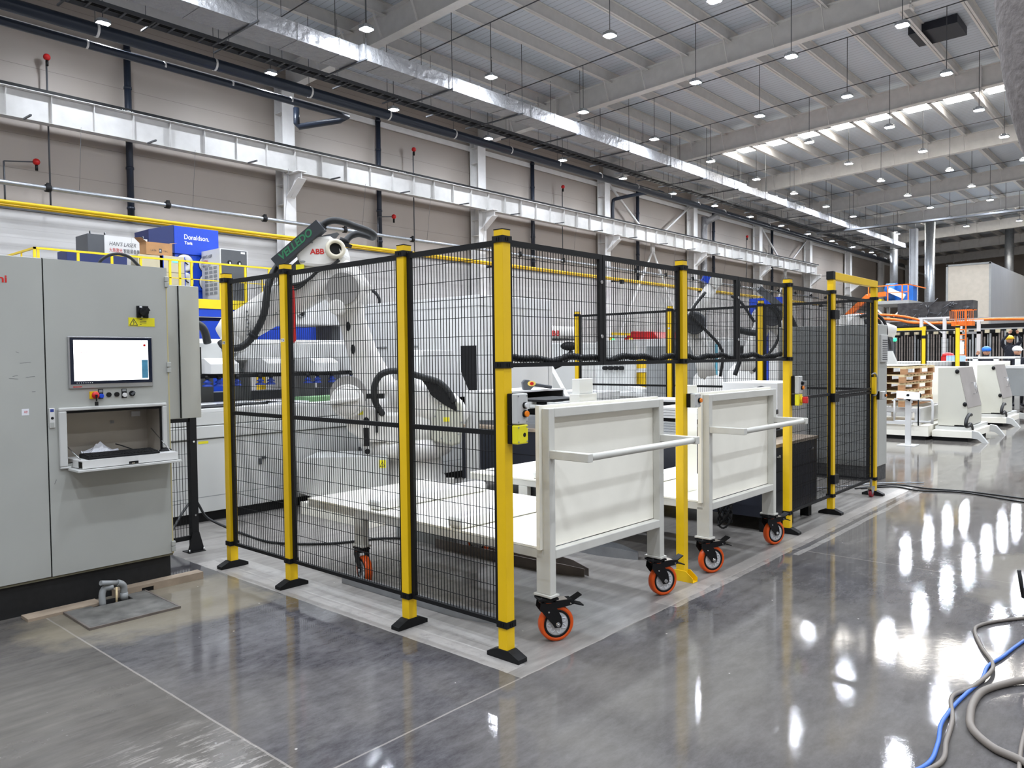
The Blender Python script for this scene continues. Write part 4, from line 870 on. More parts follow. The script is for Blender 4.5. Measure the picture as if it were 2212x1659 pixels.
o = MB().add([(0, 0, 0), (.035, 0, 0), (.05, 0, -.55), (.025, 0, -.60), (.005, 0, -.55), (0, .01, 0), (.035, .01, 0), (.05, .01, -.55), (.025, .01, -.60), (.005, .01, -.55)], [(0, 1, 2, 3, 4), (9, 8, 7, 6, 5), (0, 1, 6, 5), (1, 2, 7, 6), (2, 3, 8, 7), (3, 4, 9, 8), (4, 0, 5, 9)]).build('red_strap', RED)
p_ = Matrix.Translation((2.55, 3.85, 0)) @ Matrix.Rotation(radians(-48.443), 4, 'Z') @ Vector((-1.02, -.44, 2.32)); o.location = p_; o.rotation_euler = (0, 0, radians(-48.443)); tag(o, 'red fabric strap hanging from the robot arm', 'strap')

# ================================================ BENDING MACHINE behind the robot
pbn = thing('panel_bender', 'long white sheet bending machine behind the robot and the left mesh panels', 'machine', (0, 4.5, 0))
MB().box(-1.6, 4.44, .06, 1.3, 0, .1).build('plinth', BLK, pbn, 'black kick plinth')
m = MB().box(-1.6, 4.44, 0, 1.3, .1, .80).build('base_cabinet', CAB2, pbn, bevel=.004)
MB().box(-1.6, 4.44, .02, 1.3, .80, .812).box(-1.6, 4.44, -.001, 1.3, .245, .252).box(-1.6, 4.44, .02, 1.3, .93, .938).build('groove', GRY, pbn); MB().box(-1.6, 4.44, -.02, 1.3, .812, .93).box(-1.6, 4.44, 0, 1.3, .938, 1.06).build('table_edge', CAB2, pbn, bevel=.006)
MB().box(-1.6, 2.5, .0, 1.2, 1.06, 1.09).build('table_top', WHT, pbn)
m = MB()
for x in (1.3, 2.55): m.box(x - .02, x + .02, -.025, 0, .55, .58).box(x - .05, x - .03, -.03, 0, .50, .56)
m.each('door_lock', GRYD, pbn)
for x in (-.1, 1.35, 2.6): MB().box(x, x + .004, -.001, 0, .255, .8).build('door_gap', GRY, pbn)
MB().box(.62, .72, -.002, 0, .76, .785).build('sticker', STK, pbn)
for nm, lb, x0, x1, y0, y1, mt, rz in (('black_sheet', 'thin black sheet at the left on the bending machine table', .50, 1.15, 4.62, 5.0, BLK, 3), ('black_sheet', 'thin black sheet in the middle of the bending machine table', 1.1, 1.75, 4.75, 5.05, BLK, -5), ('white_sheet', 'white sheet on the bending machine table', 1.5, 2.1, 4.7, 5.1, PAP, 6), ('green_pad', 'green folded pad at the right on the bending machine table', 2.0, 2.5, 4.72, 5.0, mat('green pad', (110, 150, 104), .8), 2)):
    o = MB().box((x0 - x1) / 2, (x1 - x0) / 2, (y0 - y1) / 2, (y1 - y0) / 2, 0, .012 if nm != 'green_pad' else .05).build(nm, mt); o.location = ((x0 + x1) / 2, (y0 + y1) / 2, 1.0905); o.rotation_euler = (0, 0, radians(rz)); tag(o, lb, 'sheet')
# upper beam
ub = MB().prism([(5.9, 1.56), (5.9, 1.76), (5.98, 1.81), (6.6, 1.81), (6.6, 1.46), (6.1, 1.46)], 'x', -1.6, 3.5).build('upper_beam', CAB2, pbn, bevel=.006); 
ub.location = (0, -4.5, 0)
for q, x in enumerate((.55, 1.25, 1.95, 2.6, 3.2)):
    o = MB().prism([(5.45, 1.41), (5.45, 1.52), (5.60, 1.585), (6.0, 1.585), (6.0, 1.41)], 'x', x, x + .34).build('sensor_housing', WHT, pbn, bevel=.006); o.location = (0, -4.5, 0)
o = MB().box(-1.6, 3.4, 5.60, 5.9, 1.385, 1.405).box(-1.6, 3.4, 5.6, 5.64, 1.36, 1.385).build('gripper_rail', BLK, pbn); o.location = (0, -4.5, 0)
for q in range(15):
    x = .32 + q * .215 + (.08 if q % 3 == 1 else 0); m = MB().lathe([(.055, 0), (.055, .012), (.02, .035), (.05, .045), (.02, .065), (.015, .09)], (x, 1.05, 1.27), (0, 0, 1), 14).build('suction_cup', mat('blue suction rubber', (24, 60, 160), .5), pbn); MB().cyl((x, 1.05, 1.35), (x, 1.05, 1.39), .025, n=8).build('cup_stem', BLK, m)
m = MB()
for x in (.5, 1.55, 2.05, 3.0): MB().box(x, x + .22, 1.9, 2.1, 1.06, 1.75).build('column', GRY, pbn)
MB().box(-1.6, 4.2, 2.3, 2.6, 0, 1.15).build('rear_frame', GRYD, pbn)
o = MB().tube([(.95, 5.8, 1.74), (.98, 5.75, 1.9), (1.15, 5.75, 1.98), (1.32, 5.75, 1.93), (1.40, 5.8, 1.76)], .045, n=12, sub=5).build('machine_hose', RUB); tag(o, 'thick black hose arching on top of the bending machine', 'hose')
o = MB().tube([(1.25, 5.9, 1.79), (1.5, 5.9, 1.79)], .02, n=8).box(1.3, 1.4, 5.82, 5.98, 1.8, 1.95).build('work_light', TUBE); o.location = (0, 1.5, 0); tag(o, 'lit work light behind the bending machine', 'lamp')
# white housing behind the red strap, blue beam, white rear box
wr = thing('round_cover', 'white rounded machine cover with a round port behind the red strap', 'cover', (0, 6.0, 0)); m = MB().prism([(2.98, 2.04), (2.98, 2.36), (3.06, 2.43), (3.5, 2.46), (3.85, 2.32), (3.95, 2.04)], 'y', .65, 1.3).build('cover', WHT, wr, bevel=.02); MB().cyl((3.18, .64, 2.19), (3.18, .60, 2.19), .06, n=18).build('port_ring', GRY, wr); MB().cyl((3.18, .61, 2.19), (3.18, .595, 2.19), .035, n=18).build('port', BLK, wr)
MB().box(3.8, 3.94, .8, 1.2, 0, 2.04).build('cover_post', GRYD, wr)
o = MB().box(2.6, 5.0, 8.2, 8.4, 1.88, 2.14).box(4.7, 4.9, 8.2, 8.4, 0, 1.88).box(2.7, 2.9, 8.2, 8.4, 0, 1.88).build('blue_gantry', BLU); tag(o, 'bright blue steel frame behind the robot', 'frame')
o = MB().box(3.1, 3.2, 7.6, 7.7, 0, 1.8).build('yellow_upright', YEL); tag(o, 'yellow upright behind the bending machine', 'post')
m = MB().box(1.5, 1.6, 6.9, 7.0, 0, 1.3).build('orange_valve_block', ORG); tag(m, 'orange valve block behind the bending machine', 'valve')

# big white enclosure
en = thing('machine_enclosure', 'tall white laser machine enclosure behind the robot and the corner post', 'machine', (4.49, 4.5, 0))
MB().box(0, 1.55, 0, 4.4, .1, 2.39).build('housing', WHT, en, bevel=.006); MB().box(-.006, 0, .0, 4.4, 2.245, 2.25).box(-.002, 1.55, -.006, 0, 2.245, 2.25).box(-.002, 0, .12, .124, .1, 2.24).box(1.45, 1.454, -.004, 0, .1, 2.24).box(.4, .404, -.004, 0, .1, 2.24).build('panel_gap', GRY, en); MB().box(.03, 1.5, .03, 4.3, 0, .1).build('plinth', BLK, en)
MB().box(-.006, 0, .05, .34, 1.12, 1.72).build('window', BLK, en, 'dark opening'); 
m = MB()
for y in (1.2, 1.9, 2.6): m.box(-.012, 0, y, y + .3, 1.72, 1.74)
m.build('vent_slots', GRY, en)
o = MB().prism([(3.9, 1.0), (4.12, 1.66), (4.62, 1.66), (4.98, 1.0), (4.98, .9), (3.9, .9)], 'y', 4.62, 4.95)
o = o.build('sloped_hood', WHT, None, bevel=.01); o.location = (-.55, .25, 0); tag(o, 'white trapezoid hood in front of the tall enclosure', 'cover')
o.location = (-.62, -.12, 0)
m = MB()
for i in range(2): m.tube([(4.62 + i * .10, 7.2, 2.39), (4.62 + i * .1, 7.2, 2.55), (4.64 + i * .05, 7.2, 2.62)], .02, n=6)
m = MB().tube([(4.6, 7.05, 2.39), (4.6, 7.05, 2.52), (4.64, 6.95, 2.6), (4.64, 6.85, 2.58), (4.64, 6.75, 2.48), (4.64, 6.75, 2.39)], .025, n=6, sub=5).build('cable_chain', BLK); tag(m, 'small black cable chain loop on top of the tall enclosure', 'cable chain')
# pillar at the end of the bed
pw = thing('sensor_pillar', 'white square pillar with a box head standing behind the near cart', 'pillar', (2.55, 3.85, 0), radians(-48.443))
MB().box(.72, .87, -.02, .10, .02, 1.20).build('pillar', WHT, pw, bevel=.004); MB().prism([(.60, 0), (.97, 0), (.90, .22), (.87, .24), (.72, .24), (.68, .22)], 'y', -.04, .12).build('pillar_foot', WHT, pw, bevel=.004)
MB().box(.875, 1.085, -.1, .14, .885, 1.195).build('head_box', CAB2, pw, bevel=.004)

# ================================================ PRESS BED with its near end towards the gate
bd = thing('press_bed', 'long dark navy machine bed running away behind the carts', 'machine', (0, 0, 0))
MB().box(3.55, 4.62, .12, 3.9, .13, .74).build('body', NAV, bd, bevel=.004); MB().box(3.548, 3.55, .12, 3.9, .48, .486).box(3.55, 4.62, .117, .12, .52, .526).box(3.55, 4.62, .117, .12, .35, .354).build('panel_gap', BLK, bd)
MB().box(3.54, 4.63, .11, 3.9, .74, .77).build('bed_top', PLY, bd, 'dusty bed top')
for x in (3.62, 4.1, 4.55):
    for y in (.2, 2.0, 3.7): MB().box(x - .04, x + .04, y - .04, y + .04, 0, .13).build('bed_foot', BLK, bd)
m = MB()
for x in (3.64, 4.42): m.box(x, x + .05, .095, .118, .655, .665).cyl((x + .06, .1, .66), (x + .06, .118, .66), .012, n=8)
m.each('latch', CHR, bd)
m = MB()
for q in range(5): m.box(3.62 + q * .028, 3.64 + q * .028, 1.0, 3.2, .77, .80 + .022 * (q + 1))
m.each('slide_rail', ALU, bd)
MB().box(3.9, 4.5, .9, 3.2, .77, .86).build('carriage', DST, bd); MB().box(3.66, 4.0, 2.25, 2.75, .915, .985).build('clamp_block', ALU, bd, bevel=.004); MB().box(3.78, 4.2, 2.0, 2.24, .915, .985).build('clamp_block', BLK, bd)
m = MB().box(3.62, 3.66, 2.4, 3.3, 1.0, 1.03).box(3.60, 3.74, 2.9, 3.25, .985, 1.06).box(3.7, 4.3, 2.6, 2.64, 1.04, 1.06).box(3.68, 3.72, 2.35, 2.7, 1.02, 1.06)
m.build('gripper_arm', CAB2, bd); MB().box(3.66, 4.4, 2.7, 3.2, 1.06, 1.085).box(3.8, 4.3, 2.9, 3.25, .86, 1.0).build('gripper_body', BLK, bd)
sh = thing('tool_shelf', 'open dark tool box with a white top at the far end of the press bed', 'shelf', (3.70, 3.3, .77))
MB().box(0, 1.05, -.02, .6, .375, .395).build('top', WHT, sh); MB().box(0, .02, 0, .6, .0, .375).box(1.03, 1.05, 0, .6, .0, .375).box(0.02, 1.03, .58, .6, .0, .375).each('side_panel', GRYD, sh); MB().box(.02, 1.03, .56, .58, 0, .375).build('back_panel', BLK, sh); MB().ring((.62, .545, .27), (0, 1, 0), .08, .045, .03).build('pulley', GRY, sh); MB().box(.04, 1.0, .1, .5, .0, .1).build('shelf_board', BLK, sh)
gn = thing('teach_handle', 'grey teach handle with a red button lying on the white tool shelf', 'controller', (4.22, 3.36, 1.165), radians(-35))
MB().prism([(-.12, 0), (-.13, .09), (-.10, .125), (-.05, .12), (.0, .09), (.03, .06), (-.0, .03), (-.03, 0)], 'y', -.04, .04).bar((.0, 0, .065), (.24, 0, .025), .05, .04).build('grip', GRYD, gn, bevel=.01); MB().prism(ell(-.02, .075, .05, .032), 'y', -.045, -.039).build('button_surround', mat('cream yellow plate', (245, 214, 110), .4), gn); MB().prism(ell(-.02, .075, .024, .02), 'y', -.052, -.044).build('red_button', RED, gn)
wb = thing('white_stack', 'stack of white plates on the press bed between the two carts', 'plates', (4.15, 1.05, .86))
for q in range(4): MB().box(0, .5, 0, .62, .05 + q * .028, .074 + q * .028).build('plate', WHT, wb)
MB().box(.02, .48, .05, .58, 0, .05).build('tray', BLK, wb)
tf = thing('black_table', 'black steel frame table with a white top behind the plate stack', 'table', (5.0, 1.45, 0)); MB().box(0, .5, 0, .9, 1.02, 1.045).build('top', WHT, tf); MB().box(0, .5, 0, .9, .95, 1.02).build('apron', BLK, tf)
for a in (0, .44):
    for b in (0, .84): MB().box(a, a + .06, b, b + .06, 0, .95).build('leg', BLK, tf)
mt_ = thing('drive_motor', 'black and silver drive unit on the near end of the press bed', 'motor', (4.22, .35, .77)); MB().box(-.25, .16, 0, .3, 0, .07).box(-.2, .14, .02, .26, .07, .14).build('base', BLK, mt_, bevel=.01); MB().box(-.2, -.04, .0, .2, .14, .22).build('gearbox', CAB2, mt_, bevel=.008); MB().box(-.22, .0, -.02, .24, .22, .27).build('motor_body', GRYD, mt_, bevel=.01); MB().ball((-.12, .1, .40), (.05, .08, .09)).build('cable_loop', BLK, mt_)
o = MB().box(4.72, 5.5, .55, 1.15, 0, 1.265).build('white_box_cabinet', WHT, bevel=.005); tag(o, 'plain white cabinet behind the second cart and the switch post', 'cabinet')
for i, (x, y, rz, lb) in enumerate(((1.13, .42, 0, 'upper white plastic block standing behind the near cart board'), (2.38, .42, 0, 'white plastic block standing behind the second cart board'))):
    o = thing('end_block', lb, 'block', (x if i == 0 else x, .30 if i == 0 else .25, 0)); 
    MB().box(-.09, .10, 0, .08, .52, 1.315 if i == 0 else 1.325).build('block', PLA2, o, bevel=.003)
    if i == 0: MB().box(-.075, .07, .01, .07, 1.315, 1.41).build('block_top', PLA2, o, bevel=.003)
for i, (cx_, cy_) in enumerate(((3.95, .55),)):
    pass
# steel boxes under the near cart
ub = thing('floor_block', 'grey steel block with a white top on the floor under the near cart', 'block', (1.45, 1.85, 0)); MB().box(0, .7, 0, .75, 0, .14).build('body', GRY, ub, bevel=.004); MB().box(0, .7, 0, .75, .14, .185).build('top', PLA, ub)
o = MB().box(1.50, 1.95, 3.05, 4.15, 0, .12).build('floor_ledge', PLA); tag(o, 'pale low ledge on the floor beside the robot base', 'ledge')
cb_ = MB()
for q in range(5): cb_.tube([(3.35 + .05 * sin(a * .6 + q), .45 + .06 * cos(a * .6 + q) , .05 + .012 * q + .1 * (1 + sin(a * .6))) for a in range(22)], .008, n=5)
tag(cb_.build('cable_coil', RUB), 'coil of grey cables under the end of the press bed', 'cable')

# ================================================ OTHER ROBOTS AND FURNITURE BEHIND THE CELL
def robot(nm, label, x, y, rz, s, P, hose=True, dark=False):
    t = thing(nm, label, 'robot', (x, y, 0), rz); (sx_, sz), (ex, ez), (wx, wz) = P
    MB().cyl((0, 0, 0), (0, 0, .35 * s), .3 * s, n=20).lathe([(.34 * s, .35 * s), (.36 * s, .5 * s), (.3 * s, .6 * s)], (0, 0, 0), (0, 0, 1), 24).build('base', ROB, t)
    m = MB(); limb(m, [(0, 0, .5 * s, .3 * s, .25 * s), (sx_ * .5, 0, .7 * s, .3 * s, .24 * s), (sx_, 0, sz, .2 * s, .2 * s), (sx_, 0, sz + .12 * s, .1 * s, .1 * s)]); m.build('carousel', ROB, t)
    m = MB(); limb(m, [(sx_, -.1, sz - .1 * s, .15 * s, .1 * s), (sx_ * .7 + ex * .3, -.1, sz * .7 + ez * .3, .13 * s, .09 * s), (ex, -.1, ez + .05 * s, .12 * s, .09 * s)]); m.build('lower_arm', ROB, t)
    MB().cyl((ex, -.3 * s, ez), (ex, .2 * s, ez), .16 * s, n=22).build('elbow_joint', ROB, t, bevel=.01); MB().ring((ex, -.31 * s, ez), (0, 1, 0), .165 * s, .135 * s, .02).build('joint_ring', GRYD, t)
    m = MB(); d_ = Vector((wx - ex, 0, wz - ez)); limb(m, [(ex - d_.x * .12, -.1, ez - d_.z * .12, .13 * s, .12 * s), (ex + d_.x * .4, -.1, ez + d_.z * .4, .11 * s, .1 * s), (wx, -.1, wz, .08 * s, .08 * s)]); m.build('forearm', ROB, t)
    MB().cyl((wx, -.1 - .1 * s, wz), (wx, -.1 + .1 * s, wz), .09 * s, n=16).build('wrist', ROB, t)
    if hose: MB().tube([(sx_ + .1, -.3 * s, sz), ((sx_ + ex) / 2 + .25, -.32 * s, (sz + ez) / 2), (ex + .1, -.34 * s, ez - .05), (ex - .05, -.34 * s, ez + .15), ((ex + wx) / 2, -.25 * s, (ez + wz) / 2 + .14)], .022 * s, n=8, sub=5).build('hose', RUB, t)
    return t
cr_ = radians(-48.4)
r2 = robot('industrial_robot', 'white robot with a raised forearm and blue wrist behind the back fence', 7.6, 2.75, cr_, 1.0, ((-.05, 1.25), (-.32, 2.02), (.02, 2.62)))
m = MB().bar((.0, -.1, 2.62), (-.14, -.1, 2.70), .10, .12).build('blue_sensor', BLU, r2)
r3 = robot('industrial_robot', 'white robot wrapped in black hoses beside the tall grey cabinet', 8.6, 2.65, cr_, 1.0, ((-.10, 1.3), (.28, 2.15), (.62, 1.75)))
m = MB().bar((.05, -.4, 2.55), (.52, -.4, 2.15), .08, .09).build('dark_hose_carrier', GRYD, r3); MB().tube([(.5, -.4, 2.2), (.62, -.38, 1.95), (.7, -.3, 1.8)], .035, n=8, sub=4).tube([(-.35, -.35, 2.45), (-.2, -.35, 2.35), (.0, -.35, 2.05)], .022, n=8, sub=4).tube([(-.28, -.35, 1.95), (-.1, -.36, 1.9), (.05, -.36, 1.88)], .05, n=8, sub=4).tube([(-.3, -.36, 1.25), (-.22, -.36, 1.5), (-.2, -.36, 1.7)], .035, n=8, sub=4).build('hose_loops', RUB, r3)
o = MB().box(8.9, 8.95, 2.2, 2.75, 2.15, 2.45).box(8.9, 8.95, 2.45, 2.5, 0, 2.15).build('blue_board', BLU); tag(o, 'blue panel behind the robot with black hoses', 'panel')
ra = thing('industrial_robot', 'distant white robot arm with red letters left of the back fence', 'robot', (11.0, 8.1, 0), cr_)
m = MB(); limb(m, [(-.75, 0, 2.1, .14, .14), (-.5, 0, 2.12, .16, .15), (.3, 0, 2.1, .13, .13)]); m.build('forearm', ROB, ra); MB().cyl((-.7, -.2, 2.05), (-.7, .2, 2.05), .3, n=20).build('elbow_joint', ROB, ra); text('ABB', .16, (-.4, -.16, 2.04), 0, RINK, ra, off=.003)
m = MB(); limb(m, [(-.75, 0, 2.0, .2, .18), (-.6, 0, 1.3, .2, .18), (-.5, 0, .6, .28, .25), (-.5, 0, 0, .3, .3)]); m.build('lower_arm', ROB, ra); MB().box(-.7, .35, -.1, .1, 1.93, 1.96).ball((.1, -.1, 1.8), (.2, .1, .1)).tube([(.15, -.1, 1.7), (.0, -.1, 1.45), (-.35, -.1, 1.28)], .05, sub=4).build('tool', BLK, ra)
wb_ = thing('workbench', 'white workbench with a back board of black knobs behind the carts', 'workbench', (8.5, 4.36, 0)); MB().box(0, .8, 0, 2.2, .86, .92).build('top', WHT, wb_); MB().box(.05, .8, .05, 2.15, .0, .86).build('drawer_base', CAB2, wb_); MB().box(.7, .78, .75, 1.6, .92, 1.85).build('back_board', CAB2, wb_)
m = MB()
for q in range(4): m.cyl((.62, 1.0 + q * .12, 1.34), (.70, 1.0 + q * .12, 1.34), .04, n=10)
m.each('knob', BLK, wb_); m = MB()
for q in range(4): m.ring((.68, 1.0 + q * .12, 1.52), (1, 0, 0), .04, .03, .02, 12)
m.each('gauge_ring', STL, wb_)
for q in range(3): MB().box(.04, .05, .1 + q * .7, .1 + q * .7 + .006, 0, .86).build('drawer_gap', GRY, wb_)
o = MB().prism([(4.55, 0), (4.55, .06), (4.9, .12), (4.95, .1), (4.7, .0)], 'x', 8.6, 8.9).build('tape_gun', WHT); o.location = (0, 0, .921); tag(o, 'white tape dispenser on the workbench', 'dispenser')
sf = thing('shelf_rack', 'small shelf with yellow boxes at the right of the workbench', 'shelf', (9.35, 4.4, 0)); MB().box(0, .5, 0, 1.1, 1.30, 1.33).box(0, .5, 0, 1.1, .9, .93).box(0, .5, 1.06, 1.1, 0, 1.75).box(0, .5, 0, .04, 0, 1.75).build('frame', WHT, sf)
MB().box(.05, .4, .7, 1.0, 1.332, 1.6).box(.05, .4, .6, .95, .932, 1.25).each('yellow_box', YEL, sf); MB().box(.05, .4, .1, .5, .932, 1.1).box(.05, .4, .15, .55, 1.332, 1.5).each('white_bin', WHT, sf)
for (nm, lb, x0, x1, y0, y1, h, mt_) in (('grey_cabinet', 'grey cabinet behind the post between the carts', 8.3, 8.9, 3.66, 4.30, 1.72, GRY), ('white_cabinet', 'large white cabinet right of the post between the carts', 9.4, 10.4, 3.1, 4.2, 1.80, CAB2), ('white_cabinet', 'tall white cabinet far behind the near cart', 12.6, 13.4, 6.2, 8.2, 1.95, WHT)):
    o = MB().box(x0, x1, y0, y1, 0, h).build(nm, mt_, bevel=.008); tag(o, lb, 'cabinet')
ws = thing('sloped_desk', 'white machine desk with a slanted side panel behind the scanner shelf', 'desk', (7.0, 4.3, 0)); MB().box(0, .5, 0, 1.0, 0, .92).build('body', CAB2, ws, bevel=.006); MB().prism([(.7, .92), (.95, .92), (1.25, 1.5), (1.1, 1.5)], 'x', 0, .1).build('slanted_panel', CAB2, ws); MB().box(.0, .5, 0, .6, .92, 1.0).build('ledge', WHT, ws)
o = MB().cyl((7.5, 2.62, 0), (7.5, 2.62, 1.72), .018, n=8).build('teal_pole', mat('teal paint', (60, 140, 160), .5)); tag(o, 'thin teal pole behind the second cart', 'pole')
rm = thing('red_machine', 'red machine hood far behind the back fence', 'machine', (27, 15.2, 0)); MB().prism([(0, 0), (0, 2.3), (.3, 2.65), (1.4, 2.7), (1.9, 2.3), (1.9, 0)], 'x', 0, 3.2).build('hood', RED, rm, bevel=.03)
for i, (x, y) in enumerate(((18.6, 12), (19.8, 12), (22.5, 11.5), (25, 11), (27.5, 10.5))):
    t = thing('safety_post', 'distant yellow safety post behind the back fence, %s from the left' % ORD[i], 'fence post', (x, y, 0), 0, 'distant yellow safety posts'); MB().box(0, .1, 0, .1, 0, 2.2).build('post_tube', YEL, t); MB().box(-.01, .11, -.01, .11, 1.75, 1.95).build('black_band', BLK, t)
o = MB().box(18.7, 19.8, 12.02, 12.08, 2.28, 2.36).build('yellow_bar', YEL); tag(o, 'distant thin yellow crossbar on two safety posts', 'beam')
o = MB().ball((18.7, 12, 2.1), .07).build('signal_light', GRE); tag(o, 'green signal light far behind the back fence', 'light')
for i, (x, y, dx, dy, h, lb) in enumerate(((14, 10, 3, 2, 1.6, 'white machine housing far behind the workbench'), (20, 9, 5, 2, 1.8, 'long white machine line far behind the back fence'), (14.5, 14.2, 6, 2.2, 2.0, 'wide white machine far behind the corner post'))):
    o = MB().box(x, x + dx, y, y + dy, 0, h).box(x + .3, x + dx * .5, y + .2, y + dy * .7, h, h + .35).build('machine_housing', CAB2, bevel=.02); tag(o, lb, 'machine')

# ================================================ MEZZANINE with cabinets
mz = thing('mezzanine', 'blue steel platform with yellow railing in front of the side wall', 'platform', (0, 19, 0))
MB().box(3.75, 11.2, .06, 4.6, 3.2, 3.34).build('floor_deck', GRY, mz)
MB().box(3.72, 11.2, 0, .06, 3.09, 3.36).box(3.69, 3.75, 0, 4.6, 3.09, 3.36).box(11.2, 11.26, 0, 4.6, 3.09, 3.36).build('toe_fascia', YEL2, mz, 'yellow edge fascia')
MB().box(3.78, 11.15, .04, .14, 2.86, 3.09).box(3.78, 3.88, .1, 4.5, 2.86, 3.09).build('edge_beam', BLU, mz); m = MB()
for q in range(5): m.box(3.9, 11.1, .5 + q * .8, .6 + q * .8, 2.62, 2.86)
m.each('joist', DBL, mz)
for x in (3.9, 7.6, 11.0):
    for y in (.2, 4.3): MB().box(x - .1, x + .1, y - .1, y + .1, 0, 2.86).build('column', DBL, mz)
m = MB().box(3.70, 11.22, 0, .05, 4.39, 4.44).box(3.70, 3.75, 0, 4.6, 4.39, 4.44).box(11.17, 11.22, 0, 4.6, 4.39, 4.44).box(3.75, 11.2, .01, .04, 3.9, 3.925); m.build('handrail', YEL2, mz)
for k_, x in enumerate([3.72, 3.80] + [4.72, 5.55, 6.3, 7.1, 7.38, 7.72, 8.6, 9.4, 10.2, 10.9, 11.2]):
    MB().box(x - .03, x + .03, .01, .05, 3.36, 4.39).build('baluster', YEL2, mz)
for y in (1.0, 2.1, 3.2): MB().box(3.71, 3.74, y, y + .05, 3.36, 4.39).box(11.18, 11.21, y, y + .05, 3.36, 4.39).build('baluster', YEL2, mz)
lc = thing('laser_cabinet', 'white and dark grey laser cabinet on the platform, left of the blue dust collector', 'cabinet', (5.68, 21, 3.34)); MB().box(0, 1.66, 0, .9, 0, 1.88).build('body', GRYD, lc, 'dark grey side'); MB().box(.44, 1.66, -.02, 0, .01, 1.88).build('door', WHT, lc); MB().box(1.2, 1.204, -.022, -.02, .01, 1.88).build('door_gap', GRY, lc)
m = MB()
for x, y in ((.1, .1), (.5, .1), (1.58, .1)): m.ring((x, y, 1.93), (1, 0, 0), .05, .035, .015, 12)
m.each('lifting_eye', STL, lc)
text("HAN'S LASER", .16, (.56, -.024, 1.60), 0, GRYD, lc, shear=.25, sx=.82); text('大族激光', .135, (.56, -.024, 1.42), 0, RINK, lc, sx=.7); text('智能装备集团', .135, (.96, -.024, 1.42), 0, INK, lc, sx=.7); text('✆ 400-019-0219', .14, (.56, -.024, 1.24), 0, GRYD, lc, sx=.8)
dc = thing('dust_collector', 'bright blue dust collector with four round white filter covers on the platform', 'dust collector', (7.95, 21, 3.34))
MB().box(.22, 1.66, .0, 1.3, 1.55, 2.40).box(.25, 1.63, .05, 1.3, .45, 1.55).build('housing', BLU, dc, bevel=.01); MB().prism([(-.55, 1.75), (-.55, 2.2), (.22, 2.42), (.22, 1.55)], 'y', .02, 1.0).build('inlet_hood', DBL, dc); MB().prism([(.3, .45), (1.58, .45), (1.15, 0), (.75, 0)], 'y', .1, 1.2).build('hopper', BLU, dc)
for x in (.55, 1.28):
    for z in (1.28, .72):
        c = MB().lathe([(.001, .02), (.12, .02), (.2, .05), (.27, .03), (.27, 0)], (x, .05, z), (0, -1, 0), 26).build('filter_cover', WHT, dc); m = MB()
        MB().ring((x, .045, z), (0, 1, 0), .285, .265, .02).build('cover_seal', BLK, c)
        for a in range(3): m.bar((x, -.01, z), (x + .1 * cos(a * 2.09 + 1.57), -.01, z + .1 * sin(a * 2.09 + 1.57)), .03, .02, up=(0, 1, 0))
        m.build('star_knob', BLK, c)
text('Donaldson.', .21, (.52, -.003, 2.02), 0, WINK, dc, off=.002, sx=.85); text('Torit', .13, (.54, -.003, 1.86), 0, WINK, dc, off=.004, sx=.9)
l2_ = thing('laser_cabinet', 'second laser cabinet with a vented light side, right of the blue dust collector', 'cabinet', (8.98, 19.75, 3.34)); MB().box(0, .92, 0, 1.15, 0, 1.66).build('body', WHT, l2_); MB().box(.04, .88, -.02, 0, .02, 1.63).build('door', GRYD, l2_, 'dark grey door')
m = MB()
for a in range(3):
    for b in range(7): m.box(-.012, 0, .2 + a * .27, .4 + a * .27, .28 + b * .13, .36 + b * .13)
m.build('vent_grille', GRY, l2_)
for x in (.3, .62): c = MB().cyl((x, -.02, 1.25), (x, -.05, 1.25), .06, n=14).build('socket', BLK, l2_); MB().box(x - .025, x + .025, -.06, -.05, 1.19, 1.26).build('socket_plug', WHT, c)
text("HAN'S LASER", .14, (-.014, 1.08, 1.42), -pi / 2, GRYD, l2_, shear=.25, sx=.75); text('大族激光', .11, (-.014, 1.08, 1.28), -pi / 2, RINK, l2_, sx=.8); text('400-019-0219', .1, (-.014, 1.08, 1.15), -pi / 2, GRYD, l2_, sx=.9); MB().box(.68, .82, -.023, -.02, 1.54, 1.6).build('sticker', WHT, l2_)
for nm, lb, x, y, wd, dp_, h, mt_ in (('beige_cabinet', 'grey beige electrical box left of the cardboard box', 6.60, 19.9, .62, .5, 1.28, BEI), ('beige_cabinet', 'beige chiller cabinet with a small blue display', 7.30, 19.9, .66, .6, 1.3, BEI), ('navy_crate', 'dark navy crate on the platform behind the railing', 4.75, 19.9, 1.55, .7, 1.22, DBL)):
    t = thing(nm, lb, 'cabinet', (x, y, 3.34)); MB().box(0, wd, 0, dp_, 0, h).build('body', mt_, t, bevel=.01)
    if 'display' in lb: MB().box(.28, .48, -.01, 0, h - .18, h - .08).build('display', mat('cyan display', (70, 190, 235), .3, emit=1.2, noise=0), t); MB().box(0, .02, -.01, dp_, 0, h).box(wd - .02, wd, -.01, 0, 0, h).build('corner_trim', BLU, t); MB().box(0, wd, -.006, 0, .82, .83).build('panel_gap', GRYD, t)
